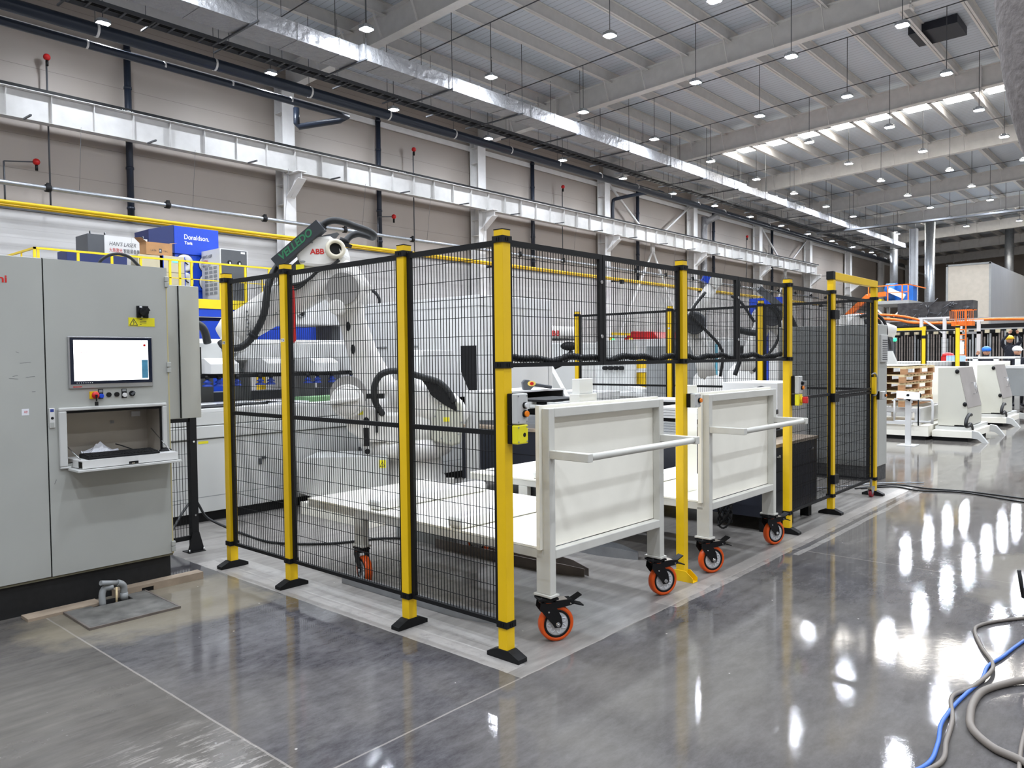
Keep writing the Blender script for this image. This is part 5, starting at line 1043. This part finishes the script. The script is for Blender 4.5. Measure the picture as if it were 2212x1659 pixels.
cx_ = thing('cardboard_box', 'open brown cardboard box on top of the beige cabinets', 'box', (6.86, 19.95, 4.641)); MB().box(0, .75, 0, .45, 0, .36).build('carton', CRD, cx_); MB().add([(0, 0, .36), (0, .45, .36), (-.15, .45, .5), (-.15, 0, .46), (0, 0, .365), (0, .45, .365), (-.15, .45, .505), (-.15, 0, .465)], [(0, 1, 2, 3), (4, 5, 6, 7), (0, 1, 5, 4), (1, 2, 6, 5), (2, 3, 7, 6), (3, 0, 4, 7)]).add([(.75, 0, .36), (.75, .45, .36), (.9, .45, .44), (.9, 0, .40), (.75, 0, .365), (.75, .45, .365), (.9, .45, .445), (.9, 0, .405)], [(0, 1, 2, 3), (4, 5, 6, 7), (0, 1, 5, 4), (1, 2, 6, 5), (2, 3, 7, 6), (3, 0, 4, 7)]).build('flap', CRD, cx_); text('LATR', .07, (.12, -.003, .1), 0, INK, cx_, sx=.9, space=1.2); text('ITEC', .07, (.47, -.003, .1), 0, INK, cx_, sx=.9, space=1.2); text('R', .08, (.372, -.004, .1), 0, WINK, cx_)
MB().box(.36, .44, -.003, -.001, .07, .19).build('box_mark', INK, cx_)

# ================================================ TALL CABINET behind the gate
tc_ = thing('tall_cabinet', 'tall grey and white electrical cabinet behind the mesh gate', 'cabinet', (6.97, .27, 0))
MB().box(0, .42, 0, 1.2, .18, 1.905).build('body', CAB, tc_, bevel=.006); MB().box(-.003, 0, .005, 1.2, .185, 1.9).build('side_panel', mat('darker grey side panel', (132, 134, 133), .55), tc_, 'mid grey side panel'); MB().box(.01, .42, .01, 1.2, 0, .18).build('plinth', mat('scratched dark plinth', (62, 62, 62), .6, noise=.5, scale=30), tc_)  # one face of the cabinet is covered in a darker grey than its body
MB().box(.07, .078, -.002, 0, .2, 1.89).build('edge_line', GRY, tc_)
v = MB().box(.13, .36, -.025, 0, 1.45, 1.78).build('vent', CAB2, tc_, bevel=.004); m = MB()
for q in range(10): m.box(.15, .34, -.028, -.025, 1.475 + q * .026, 1.485 + q * .026)
m.build('vent_slots', GRYD, v)
for q in range(3): MB().box(-.002, 0, .3 + q * .3, .303 + q * .3, .2, 1.89).build('door_gap', GRYD, tc_)
m = MB().tube([(5.2, .5, .012), (5.6, .9, .012), (6.2, .55, .012), (6.9, .15, .012), (7.2, -.2, .012)], .008, n=5, sub=6).build('grey_cable', STL); tag(m, 'grey cable on the floor inside the gate', 'cable')
for i, (pts, lb) in enumerate((([(6.35, .25), (6.7, .0), (6.6, -.3), (6.75, -.7), (6.5, -1.3), (6.2, -2.2)], 'front thin black cable on the aisle floor beyond the gate'), ([(6.3, .3), (6.85, .05), (6.8, -.35), (6.85, -.75), (6.7, -1.4), (6.5, -2.4)], 'rear thin black cable on the aisle floor beyond the gate'))):
    o = MB().tube([(x, y, .009) for x, y in pts], .009, n=6, sub=8).build('floor_cable', RUB); tag(o, lb, 'cable')

# ================================================ PALLETS, STAND, ENCLOSURES
for q in range(5):
    pz = .585 + q * .146; rnd = random.Random(q); t = thing('wooden_pallet', 'wooden pallet, %s from the bottom of the stack beside the white stand' % ORD[q], 'pallet', (12.2 + rnd.uniform(-.03, .03), 1.32 + rnd.uniform(-.03, .03), pz), 0, 'wooden pallets stacked on the roller frame')
    for k_ in range(9): MB().box(.0 + k_ * .143 * 1.6, (.10 + k_ * .143) * 1.6, 0, 1.1, .124, .145).build('deck_slat', WOD, t)
    for yy in (0, .5, 1.0): MB().box(0, 2.0, yy, yy + .1, .10, .124).build('stringer', WOD, t)
    for yy in (0, .5, 1.0):
        for xx in (0, .94, 1.88): MB().box(xx, xx + .12, yy, yy + .1, .02, .10).build('spacer_block', WOD2, t)
    MB().box(-.02, 0, .4, 1.1, .02, .124).build('end_board', WOD2, t)
    for yy in (0, .5, 1.0): MB().box(0, 2.0, yy, yy + .1, 0, .02).build('bottom_board', WOD2, t)
o = MB().box(12.2, 14.2, 1.32, 2.42, 1.33, 1.336).build('pallet_cover', PLA); tag(o, 'white cover sheet on top of the pallet stack', 'sheet')
st = thing('button_stand', 'white pedestal with a tilted plate and one black button', 'stand', (11.3, 1.03, 0)); MB().box(-.16, .16, -.14, .14, 0, .008).build('base_plate', WHT, st); MB().box(-.035, .035, -.04, .04, .008, .78).bar((0, 0, .76), (0, -.07, .88), .07, .07).build('column', WHT, st); m = MB(); 
m.add([(-.06, .17, .92), (-.06, -.19, .90), (-.14, .15, .80), (-.14, -.21, .78), (-.05, .17, .92), (-.05, -.19, .90), (-.13, .15, .80), (-.13, -.21, .78)], [(0, 1, 3, 2), (4, 5, 7, 6), (0, 1, 5, 4), (2, 3, 7, 6), (0, 2, 6, 4), (1, 3, 7, 5)]); m.build('tilted_plate', WHT, st); MB().cyl((-.115, -.02, .848), (-.09, -.02, .852), .022, n=14).build('button', BLK, st)
rf = thing('roller_frame', 'low white roller frame under the pallet stack', 'conveyor', (12.35, 1.0, 0))
MB().box(0, 1.9, .1, .18, .3, .56).box(0, 1.9, 1.9, 1.98, .3, .56).box(0, .08, .18, 1.9, .48, .56).box(1.8, 1.88, .18, 1.9, .48, .56).build('frame', WHT, rf, bevel=.004)
for x in (.02, 1.78):
    for y in (.12, 1.0, 1.88): MB().box(x, x + .08, y, y + .08, 0.26, .48).build('leg', WHT, rf)
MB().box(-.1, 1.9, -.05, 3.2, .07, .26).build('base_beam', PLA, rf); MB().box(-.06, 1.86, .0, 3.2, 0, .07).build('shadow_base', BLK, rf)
MB().tube([(-.12, -.1, .33), (-.12, .35, .33), (-.12, .5, .33)], .02, n=8).tube([(-.12, -.12, .30), (-.12, -.12, .68), (-.12, .0, .72), (-.12, .5, .72)], .022, n=8, sub=3).tube([(-.12, .5, .3), (-.12, .5, .72)], .02, n=8).build('guard_tube', WHT, rf)
MB().ball((-.14, .1, .80), (.04, .05, .05)).tube([(-.14, .1, .26), (-.14, .1, .8)], .012, n=6).build('sensor', BLK, rf)
MB().bar((-.12, 1.4, .30), (-.12, .2, .30), .06, .05).build('low_rail', WHT, rf)
def encl(x, y, lb, xw=1.2, hose_=True):
    t = thing('drive_enclosure', lb, 'machine', (x, y, 0)); P = [(0, .25), (0, .56), (.155, 1.3), (.465, 1.285), (.465, .25)]
    MB().prism(P, 'x', 0, xw).build('housing', mat('cream machine paint', (206, 204, 192), .45, noise=.02), t, bevel=.006)
    d_ = MB().add([(.03, -.008, .575), (xw - .03, -.008, .575), (xw - .03, .144, 1.285), (.03, .144, 1.285), (.03, .0, .575), (xw - .03, .0, .575), (xw - .03, .152, 1.285), (.03, .152, 1.285)], [(0, 1, 2, 3), (4, 5, 6, 7), (0, 1, 5, 4), (1, 2, 6, 5), (2, 3, 7, 6), (3, 0, 4, 7)]).build('sloping_door', mat('brushed steel door', (186, 180, 176), .4, .35), t, 'sloping brushed door')
    for z, yy in ((1.22, .14), (.64, .015)): MB().ball((-.01, yy + .02, z), (.03, .035, .04), 10, 8).build('latch_knob', BLK, t)
    m = MB(); c0 = Vector((.62, .025, .80)); c1 = Vector((.62, .067, 1.0)); off = Vector((0, -.05, .01)); m.tube([c0, c0 + off, c1 + off, c1], .008, n=6).tube([c0 + Vector((.12, 0, 0)), c0 + off + Vector((.12, 0, 0)), c1 + off + Vector((.12, 0, 0)), c1 + Vector((.12, 0, 0))], .008, n=6); m.build('door_handle', CHR, t)
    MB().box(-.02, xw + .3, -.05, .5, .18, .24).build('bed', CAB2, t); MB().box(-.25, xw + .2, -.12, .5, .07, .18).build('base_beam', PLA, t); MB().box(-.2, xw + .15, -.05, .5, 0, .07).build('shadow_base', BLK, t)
    for xx in (-.25, xw + .1): MB().prism([(-.12, .07), (-.12, .2), (-.22, .18), (-.30, .08), (-.36, .0), (-.28, .0), (-.2, .06)], 'x', xx, xx + .1).build('end_bracket', CAB2, t)
    MB().box(.0, xw, .02, .2, .24, .27).build('seal', BLK, t)
    if hose_: MB().tube([(.15, -.03, .45), (-.1, -.05, .47), (-.3, -.05, .40), (-.35, -.05, .30), (-.2, -.05, .27), (.0, -.05, .30), (.12, -.05, .22), (.1, -.05, .12), (-.1, -.05, .09)], .03, n=8, sub=5).build('drag_hose', RUB, t)
    return t
encl(12.6, .41, 'near cream machine enclosure with a sloping steel door beside the pallets')
encl(16.2, .47, 'second cream machine enclosure with a sloping steel door, further right')
tr = thing('trough_conveyor', 'pale conveyor trough with slotted side at the right edge behind the enclosures', 'conveyor', (19.0, -.1, 0)); MB().prism([(0, .5), (0, 1.1), (.15, 1.16), (1.0, 1.16), (1.0, .5)], 'x', 0, 5).build('trough', GRY, tr, bevel=.01); MB().box(-.01, 5, -.06, 1.0, 1.16, 1.22).box(0, 5, -.3, -.05, .18, .3).build('edge_rail', WHT, tr); m = MB()
for q in range(12): m.bar((.3 + q * .38, -.012, 1.02), (.5 + q * .38, -.012, .84), .05, .01, up=(0, 1, 0))
m.build('slots', WHT, tr)
for x in (.3, 2.5, 4.6): MB().box(x, x + .1, .1, .2, 0, .5).build('leg', GRY, tr)
for nm, lb, x0, x1, y0, y1, z0, z1, mt_ in (('white_machine', 'white boxy machine behind the pallet stack', 17, 19, 1.9, 3.6, 0, 1.35, WHT), ('white_machine', 'low long white machine behind the second cream enclosure', 20, 21.2, 1.1, 3.0, 0, 1.32, PLA), ('blue_box', 'pale blue box on the long white machine', 20.2, 21, 2.1, 2.4, 1.322, 1.48, mat('pale blue', (150, 178, 210), .5)), ('white_machine', 'cream machine block left of the second cream enclosure', 15.0, 16.0, 1.1, 1.9, 0, 1.26, PLA), ('black_case', 'black case behind the pallet stack', 18.2, 18.6, 1.55, 1.85, 0, 1.34, BLK)):
    o = MB().box(x0, x1, y0, y1, z0, z1).build(nm, mt_, bevel=.01); tag(o, lb, 'machine')
gr = thing('guard_rail', 'low white guard rail behind the cream enclosures', 'railing', (22, 0, 0)); MB().box(0, .08, 1.0, 2.6, 1.38, 1.44).box(0, .08, 1.0, 2.6, 1.1, 1.15).build('rail', WHT, gr)
for y in (1.0, 1.5, 2.0, 2.5): MB().box(0, .08, y, y + .12, 0, 1.4).build('upright', WHT, gr)
rc = MB().ball((22.5, 2.85, 1.48), (.14, .16, .09)).box(22.35, 22.65, 2.7, 3.0, 0, 1.46).build('red_lamp_box', RED); tag(rc, 'small red topped case behind the white machines', 'case')
# distant guard fence with yellow posts
for i, (x, y, lb) in enumerate(((16.2, 1.95, 'distant yellow and black fence post rising behind the pallet stack'), (16.2, 1.28, 'distant yellow fence post between the pallets and the orange ladder'))):
    t = thing('fence_post', lb, 'fence post', (x, y, 0)); MB().box(0, .07, 0, .07, 0, 2.15).build('post_tube', YEL, t); MB().box(-.005, .075, -.005, .075, 1.88 if i == 0 else 2.1, 1.95 if i == 0 else 2.14).build('clamp', BLK, t)
t = panel('guard_fence', 'distant black mesh panel between the two far yellow posts', (16.24, 1.34), (16.24, 1.96), .2, 2.06, (), fr=.03, wire=.06)
t = panel('guard_fence', 'distant black mesh panel left of the far yellow and black post', (16.24, 2.02), (16.24, 3.9), .2, 2.06, (), fr=.03, wire=.06)
o = MB().box(16.2, 16.27, 2.02, 2.9, 2.07, 2.13).build('yellow_bar', YEL); tag(o, 'thin yellow bar beside the distant yellow and black post', 'beam')
gs = thing('signal_light', 'x', 'light'); MB().ball((15.6, 2.42, 1.86), .045).build('lens', GRE, gs); MB().cyl((15.6, 2.42, 0), (15.6, 2.42, 1.84), .02, n=8).build('pole', BLK, gs); tag(gs, 'small green signal light beside the tall cabinet', 'light')
o = MB().prism([(2.40, 1.8), (2.60, 1.8), (2.30, .9), (2.30, 0), (2.05, 0), (2.05, .9)], 'x', 15, 15.12).build('slanted_guard', CAB2); tag(o, 'pale slanted machine panel beside the tall cabinet', 'panel')
rw = thing('industrial_robot', 'white robot wrist with black hoses above the tall cabinet', 'robot', (12.5, 2.3, 0), radians(-48.4)); m = MB(); limb(m, [(-.2, 0, 2.1, .2, .2), (.05, 0, 2.12, .2, .2), (.35, 0, 2.05, .17, .16), (.75, 0, 1.95, .13, .12)]); m.build('forearm', ROB, rw); MB().cyl((-.1, 0, 0), (-.1, 0, 1.95), .18, n=18).build('pedestal', ROB, rw); MB().cyl((.0, -.25, 2.1), (.0, .2, 2.1), .19, n=20).cyl((.3, -.22, 2.05), (.3, .2, 2.05), .16, n=20).build('joint', ROB, rw); MB().tube([(.0, -.26, 2.25), (.25, -.28, 2.3), (.45, -.26, 2.15), (.5, -.24, 1.9), (.42, -.2, 1.7), (.3, -.2, 1.65)], .03, n=8, sub=5).tube([(.05, -.26, 2.28), (.3, -.3, 2.2), (.4, -.28, 2.0), (.55, -.24, 1.8), (.6, -.2, 1.62)], .025, n=8, sub=5).tube([(.1, -.26, 2.2), (.2, -.26, 1.9), (.45, -.25, 1.72)], .03, n=8, sub=4).build('hoses', RUB, rw); MB().box(.45, .7, -.1, .1, 1.6, 1.85).build('gripper', GRYD, rw)

# ================================================ PAINT LINE at the far end
cc = MB().box(-.2, .2, -.16, .16, 0, 12.3).box(-.28, -.2, -.32, .32, 0, 12.3).box(.2, .28, -.32, .32, 0, 12.3); 
m = cc.build('hall_column', mat('hall column paint', (190, 192, 196), .5)); m.location = (70.5, 15.9, 0); m.rotation_euler = (0, 0, radians(90)); tag(m, 'tall pale steel column standing free in the hall', 'column')
for nm, lb, x, y, r_, z1 in (('flue_pipe', 'left grey flue pipe above the orange railing', 77.5, 19.4, .35, 13.2), ('flue_pipe', 'right large shiny flue pipe beside the beige booth', 74.6, 15.6, .42, 13.3), ('flue_pipe', 'short flue pipe behind the beige booth', 88, 11.6, .4, 14)):
    o = MB().cyl((x, y, 0 if 'right' in lb else 6.4), (x, y, z1), r_, n=20)
    if 'left' in lb: o.cyl((x, y, 6.0), (x, y, 7.0), .75, .35, n=20)
    tag(o.build(nm, STL), lb, 'pipe')
bo = thing('paint_booth', 'huge plain beige booth with a shiny ribbed side', 'booth', (64.4, 12.05, 3.3)); MB().box(0, 24, -3.0, 0, 0, 5.0).build('body', ribbed('shiny ribbed sheet', (186, 188, 192), 0, .35, .2, .25), bo, 'shiny ribbed steel side'); MB().box(-.06, 0, -2.9, -.12, .1, 4.9).build('front_panel', BOX, bo); MB().box(-.1, 0, -.14, 0, 0, 5.02).box(-.1, 0, -3.02, -2.88, 0, 5.02).box(-.1, 0, -3, 0, 4.9, 5.04).build('corner_trim', GRY, bo)
for x in (0.1, 8, 16, 23.7):
    for y in (-2.9, -.2): MB().box(x, x + .2, y, y + .15, -3.3, 0).build('leg', GRY, bo)
fp_ = thing('fan_platform', 'grey steel platform with orange railing carrying a blue fan', 'platform', (50, 11.0, 0)); MB().box(0, 4, 0, 2.4, 4.72, 4.92).build('deck', GRY, fp_)
for x in (0, 3.8):
    for y in (0.0, 2.2): MB().box(x, x + .2, y, y + .16, 0, 4.72).build('leg', GRY, fp_)
m = MB().bar((.1, .1, 4.7), (.1, .9, 3.9), .08, .08).bar((.1, 2.2, 4.7), (.1, 1.5, 4.0), .08, .08); m.build('brace', WHT, fp_); m = MB().box(-.02, .04, 0, 2.4, 5.85, 5.91).box(-.02, .04, 0, 2.4, 5.4, 5.44).box(0, 4, -.02, .04, 5.85, 5.91)
for y in (0, .35, 1.2, 2.0, 2.36): m.box(-.02, .04, y, y + .06, 4.92, 5.9)
m.build('railing', ORG, fp_)
bf = thing('blower', 'blue centrifugal blower behind the orange railing', 'fan', (51.5, 12.2, 4.92)); MB().cyl((0, -.1, .62), (0, .5, .62), .60, n=24).box(-.1, .8, -1.1, .3, .0, 1.05).build('scroll', mat('blower blue', (20, 90, 170), .4), bf); MB().bar((-.7, .2, .75), (-.7, -.75, .25), .2, .3).bar((-.1, .1, .6), (-.7, .2, .7), .08, .08).build('belt_guard', WHT, bf); MB().box(-.5, .2, .7, 1.1, 0, .2).build('base_frame', YEL, bf)
# dark hanging line, hoods, conveyor and frames
ln = thing('hanging_line', 'dark line of hanging metal parts in front of the beige booth', 'parts line', (34, 0, 0)); rnd = random.Random(3)
MB().box(.5, .7, -2, 8.6, 0, 2.75).build('dark_backing', BLK, ln); hangs = MB()
for q in range(95):
    y = -1.6 + q * .105; h0 = rnd.uniform(.2, .7); h1 = rnd.uniform(2.1, 2.45); MB().box(0, .06, y, y + rnd.uniform(.03, .07), h0, h1).build('hanging_part', DST if rnd.random() < .6 else GRY, ln)
m = MB()
for q in range(26): y = -1.5 + q * .38; m.box(-.05, .1, y, y + .16, 2.36, 2.5)
m.build('hanger_plates', BEI, ln)
MB().box(.1, .3, -2, 8.6, 2.5, 2.56).box(.0, .2, -2, 8.6, 2.95, 3.0).build('carrier_rail', GRY, ln)
oc = MB(); oc.tube([(33, 9, 3.2), (33, 7.2, 3.02), (33, 6.4, 2.85), (33, 4.9, 2.80), (33, 3.9, 2.88), (33, 2.4, 2.84), (33, -.5, 2.7)], .055, n=8, sub=4).tube([(33.3, 9, 3.35), (33.3, 7.2, 3.2), (33.3, 6.2, 2.95)], .05, n=8, sub=4)
tag(oc.build('overhead_conveyor', ORG), 'orange overhead conveyor track winding across the far end', 'conveyor')
m = MB().bar((33.2, 9.4, 3.1), (33.2, 8.3, 4.1), .22, .22).bar((33.2, 8.3, 4.1), (33.2, 7.6, 4.15), .2, .2).build('inclined_track', ORG); tag(m, 'steep orange conveyor section under the fan platform', 'conveyor')
bk = thing('dark_machinery', 'dark machinery block behind the hanging line', 'machine', (36.5, 0, 0)); MB().box(0, 1, 4.9, 8.0, 0, 3.9).box(0, 1, -2, 4.9, 0, 2.75).build('block', mat('dark machinery', (58, 56, 56), .7, noise=.5, scale=6), bk); m = MB()
rnd = random.Random(9)
for q in range(50): y = rnd.uniform(5.0, 7.9); z = rnd.uniform(2.8, 3.8); m.tube([(-.1, y, z), (-.15, y + rnd.uniform(-.3, .3), z + rnd.uniform(-.3, .3))], .02, n=5)
m.build('pipework', GRYD, bk)
for i, (y0, y1, z1, lb) in enumerate(((4.55, 5.35, 2.86, 'left'), (3.42, 4.12, 2.70, 'right'))):
    t = thing('portal_frame', 'white steel portal frame with a diagonal brace in front of the hanging line' if i == 0 else 'white steel portal frame carrying the orange ladder platform', 'frame', (30, 0, 0)); MB().box(0, .12, y0, y0 + .11, 0, z1).box(0, .12, y1 - (.0 if i == 0 else .11), y1 + (.11 if i == 0 else 0), 0 if i else z1 - .3, z1).build('upright', WHT, t); MB().box(0, .12, y0 - .1, y1 + .15, z1, z1 + .07).build('crossbeam', WHT, t)
    if i == 0: MB().bar((.06, y1, z1), (.06, y0 + .1, z1 - .55), .06, .06).build('brace', WHT, t)
    else: MB().box(0, .12, y0, y1, z1 - .45, z1 - .36).build('crossbeam', GRY, t)
cg = thing('ladder_platform', 'orange caged platform with an orange ladder in front of the beige booth', 'ladder', (28.5, 0, 0)); m = MB(); z0, z1 = 2.68, 3.1
m.box(0, .04, 3.35, 4.1, z1 - .03, z1).box(.5, .54, 3.35, 4.1, z1 - .03, z1).box(0, .5, 3.35, 3.39, z1 - .03, z1).box(0, .5, 4.06, 4.1, z1 - .03, z1)
m.build('top_rail', ORG, cg); MB().box(0, .5, 3.4, 4.05, z0 - .16, z0).build('deck', ORG, cg)
for q in range(12): MB().box(0, .02, 3.36 + q * .066, 3.375 + q * .066, z0, z1).build('cage_bar', ORG, cg)
m = MB().box(-.1, -.06, 3.55, 3.59, 0, 3.08).box(-.1, -.06, 3.86, 3.9, 0, 3.08).build('ladder_rail', ORG, cg)
for q in range(14): MB().box(-.1, -.06, 3.59, 3.86, .2 + q * .18, .235 + q * .18).build('rung', ORG, cg)
MB().box(-.12, -.1, 3.62, 3.83, 1.5, 1.95).build('wrapped_sheet', PLA, cg)
t = MB().box(60.2, 60.3, 11.5, 13.6, 4.9, 5.05).build('tube_light', TUBE); tag(t, 'lit strip light beside the beige booth', 'lamp')
fd_ = MB().box(22.4, 22.44, .78, .81, 1.0, 1.9).build('orange_rod', ORG); tag(fd_, 'thin orange rod at the right edge of the picture', 'rod'); fd_.location = (0, 0, -1.0); fd_.scale = (1, 1, 1)
fd_.location = (0, 0, 0); fd_.data.transform(Matrix.Translation((0, 0, 0)))

# ================================================ PEOPLE far away
def person(label, x, y, z, rz, helmet, pose, s=1.0):
    t = thing('person', label, 'person', (x, y, z), rz); me = D.meshes.new('body'); bm = bmesh.new()
    J = {'pel': (0, 0, .95), 'che': (0, -.01, 1.25), 'nek': (0, 0, 1.45), 'hea': (0, -.02, 1.58), 'top': (0, -.02, 1.70)}
    for sg, n in ((-1, 'l'), (1, 'r')):
        J['hip' + n] = (sg * .1, 0, .88); J['kne' + n] = (sg * .12, -.04, .48); J['ank' + n] = (sg * .12, .02, .08); J['toe' + n] = (sg * .13, -.16, .04); J['sho' + n] = (sg * .19, 0, 1.40)
        if pose == 'reach': J['elb' + n] = (sg * .30, -.16, 1.56); J['wri' + n] = (sg * .16, -.26, 1.76); J['han' + n] = (sg * .12, -.3, 1.84)
        elif pose == 'one' and sg < 0: J['elb' + n] = (sg * .32, -.12, 1.3); J['wri' + n] = (sg * .3, -.3, 1.48); J['han' + n] = (sg * .28, -.34, 1.55)
        else: J['elb' + n] = (sg * .27, .0, 1.14); J['wri' + n] = (sg * .24, -.14, .94); J['han' + n] = (sg * .23, -.2, .88)
    R = {'pel': .15, 'che': .17, 'nek': .06, 'hea': .09, 'top': .07, 'hip': .10, 'kne': .065, 'ank': .045, 'toe': .04, 'sho': .075, 'elb': .05, 'wri': .035, 'han': .04}
    V = {k_: bm.verts.new(Vector(v) * s) for k_, v in J.items()}
    E_ = [('pel', 'che'), ('che', 'nek'), ('nek', 'hea'), ('hea', 'top')]
    for n in 'lr': E_ += [('pel', 'hip' + n), ('hip' + n, 'kne' + n), ('kne' + n, 'ank' + n), ('ank' + n, 'toe' + n), ('che', 'sho' + n), ('sho' + n, 'elb' + n), ('elb' + n, 'wri' + n), ('wri' + n, 'han' + n)]
    for a, b in E_: bm.edges.new((V[a], V[b]))
    bm.to_mesh(me); keys = list(J); bm.free(); o = D.objects.new('body', me); COL.objects.link(o); o.parent = t; me.materials.append(CLO)
    sk = o.modifiers.new('skin', 'SKIN'); 
    if not me.skin_vertices:
        bmm = bmesh.new(); bmm.from_mesh(me); bmm.verts.layers.skin.verify(); bmm.to_mesh(me); bmm.free()
    for i, k_ in enumerate(keys):
        r_ = R[k_[:3]] * s; me.skin_vertices[0].data[i].radius = (r_, r_ * .8 if k_ in ('pel', 'che') else r_); me.skin_vertices[0].data[i].use_root = k_ == 'pel'
    sb = o.modifiers.new('sub', 'SUBSURF'); sb.levels = 1; sb.render_levels = 1
    MB().ball((0, -.02 * s, 1.60 * s), (.092 * s, .105 * s, .115 * s)).ball((0, -.125 * s, 1.59 * s), (.015, .02, .025), 8, 6).build('face', SKN, t)
    MB().ball((0, 0, 1.67 * s), (.125 * s, .145 * s, .10 * s)).box(-.09 * s, .09 * s, -.18 * s, -.08 * s, 1.645 * s, 1.66 * s).build('hard_hat', helmet, t)
    m = MB()
    for n in 'lr':
        h_ = Vector(J['han' + n]) * s; w_ = Vector(J['wri' + n]) * s; d_ = (h_ - w_).normalized(); sd = d_.cross(Vector((0, 1, 0))).normalized(); m.ball(h_, .04 * s, 8, 6)
        for f in range(4): a = h_ + sd * (f - 1.5) * .02 * s; m.tube([a, a + d_ * .06 * s, a + d_ * .09 * s + Vector((0, -.02, 0))], .009 * s, n=5)
        m.tube([h_ - sd * .03, h_ - sd * .06 * s + d_ * .03], .011 * s, n=5)
    m.build('hands', SKN, t); return t
pf = MB().box(27.2, 27.9, 1.75, 2.5, 0, .36).build('work_step', GRYD); tag(pf, 'dark work step under the person in the yellow hard hat', 'step')
person('person in dark clothes and yellow hard hat, both arms raised, seen from behind', 27.6, 2.12, .36, radians(-60), mat('yellow hat', (236, 190, 40), .4), 'reach')
person('person in dark clothes and blue hard hat, one hand raised, left of the other two', 22.6, 1.9, 0, radians(-70), mat('blue hat', (30, 110, 200), .4), 'one', .98)
person('person in dark clothes and white hard hat at the right edge', 23.1, 1.23, 0, radians(-60), mat('white hat', (228, 228, 228), .4), 'down', .98)

# ================================================ CABLES on the floor at the right
def tube_obj(nm, lb, pts, r, mt_, cat): o = MB().tube([(x, y, z) for x, y, z in pts], r, n=10, sub=10).build(nm, mt_); return tag(o, lb, cat)
tube_obj('thick_cable', 'thick grey brown cable looping at the bottom right corner', [(.30, -2.34, .016), (.48, -2.17, .016), (.54, -2.05, .016), (.66, -1.955, .016), (.80, -1.92, .016), (.95, -1.905, .016), (1.10, -1.915, .016), (1.25, -1.975, .016), (1.36, -2.05, .02), (1.6, -2.25, .016)], .016, GHO, 'cable')
tube_obj('grey_cable', 'thin grey cable curving beside the blue hose', [(.0, -1.80, .010), (.28, -1.915, .010), (.5, -1.895, .010), (.72, -1.87, .012), (.95, -1.82, .012), (1.12, -1.865, .012), (1.35, -1.90, .022), (1.52, -1.875, .012), (1.70, -1.80, .010), (1.95, -1.72, .010), (2.08, -1.72, .010), (2.25, -1.80, .010), (2.5, -1.98, .010), (2.9, -2.3, .010)], .0095, GHO, 'cable')
tube_obj('blue_hose', 'blue air hose snaking to the bottom right corner', [(.0, -1.78, .009), (.24, -1.88, .009), (.45, -1.875, .009), (.62, -1.85, .020), (.85, -1.845, .009), (1.05, -1.86, .009), (1.25, -1.88, .009), (1.45, -1.87, .009), (1.62, -1.90, .009), (1.85, -1.93, .009), (2.05, -1.97, .009), (2.4, -2.1, .009)], .0085, BLUH, 'hose')
tube_obj('side_cable', 'short grey cable standing at the right edge beside the thick cable', [(.35, -2.16, .01), (.6, -2.13, .01), (.9, -2.11, .01), (1.2, -2.09, .03), (1.5, -2.1, .012), (1.8, -2.2, .012)], .008, GHO, 'cable')
lv = thing('pallet_jack_lever', 'black lever with a bolt at the right edge', 'lever', (1.90, -2.05, 0)); MB().tube([(.0, .12, .40), (.0, .10, .26), (.02, .06, .24), (.05, -.3, .23)], .010, n=8).build('lever', BLK, lv); MB().box(-.06, .1, -.35, -.02, 0, .22).build('base', GRYD, lv); MB().cyl((0, .02, .215), (0, .02, .235), .012, n=6).build('bolt', CHR, lv)
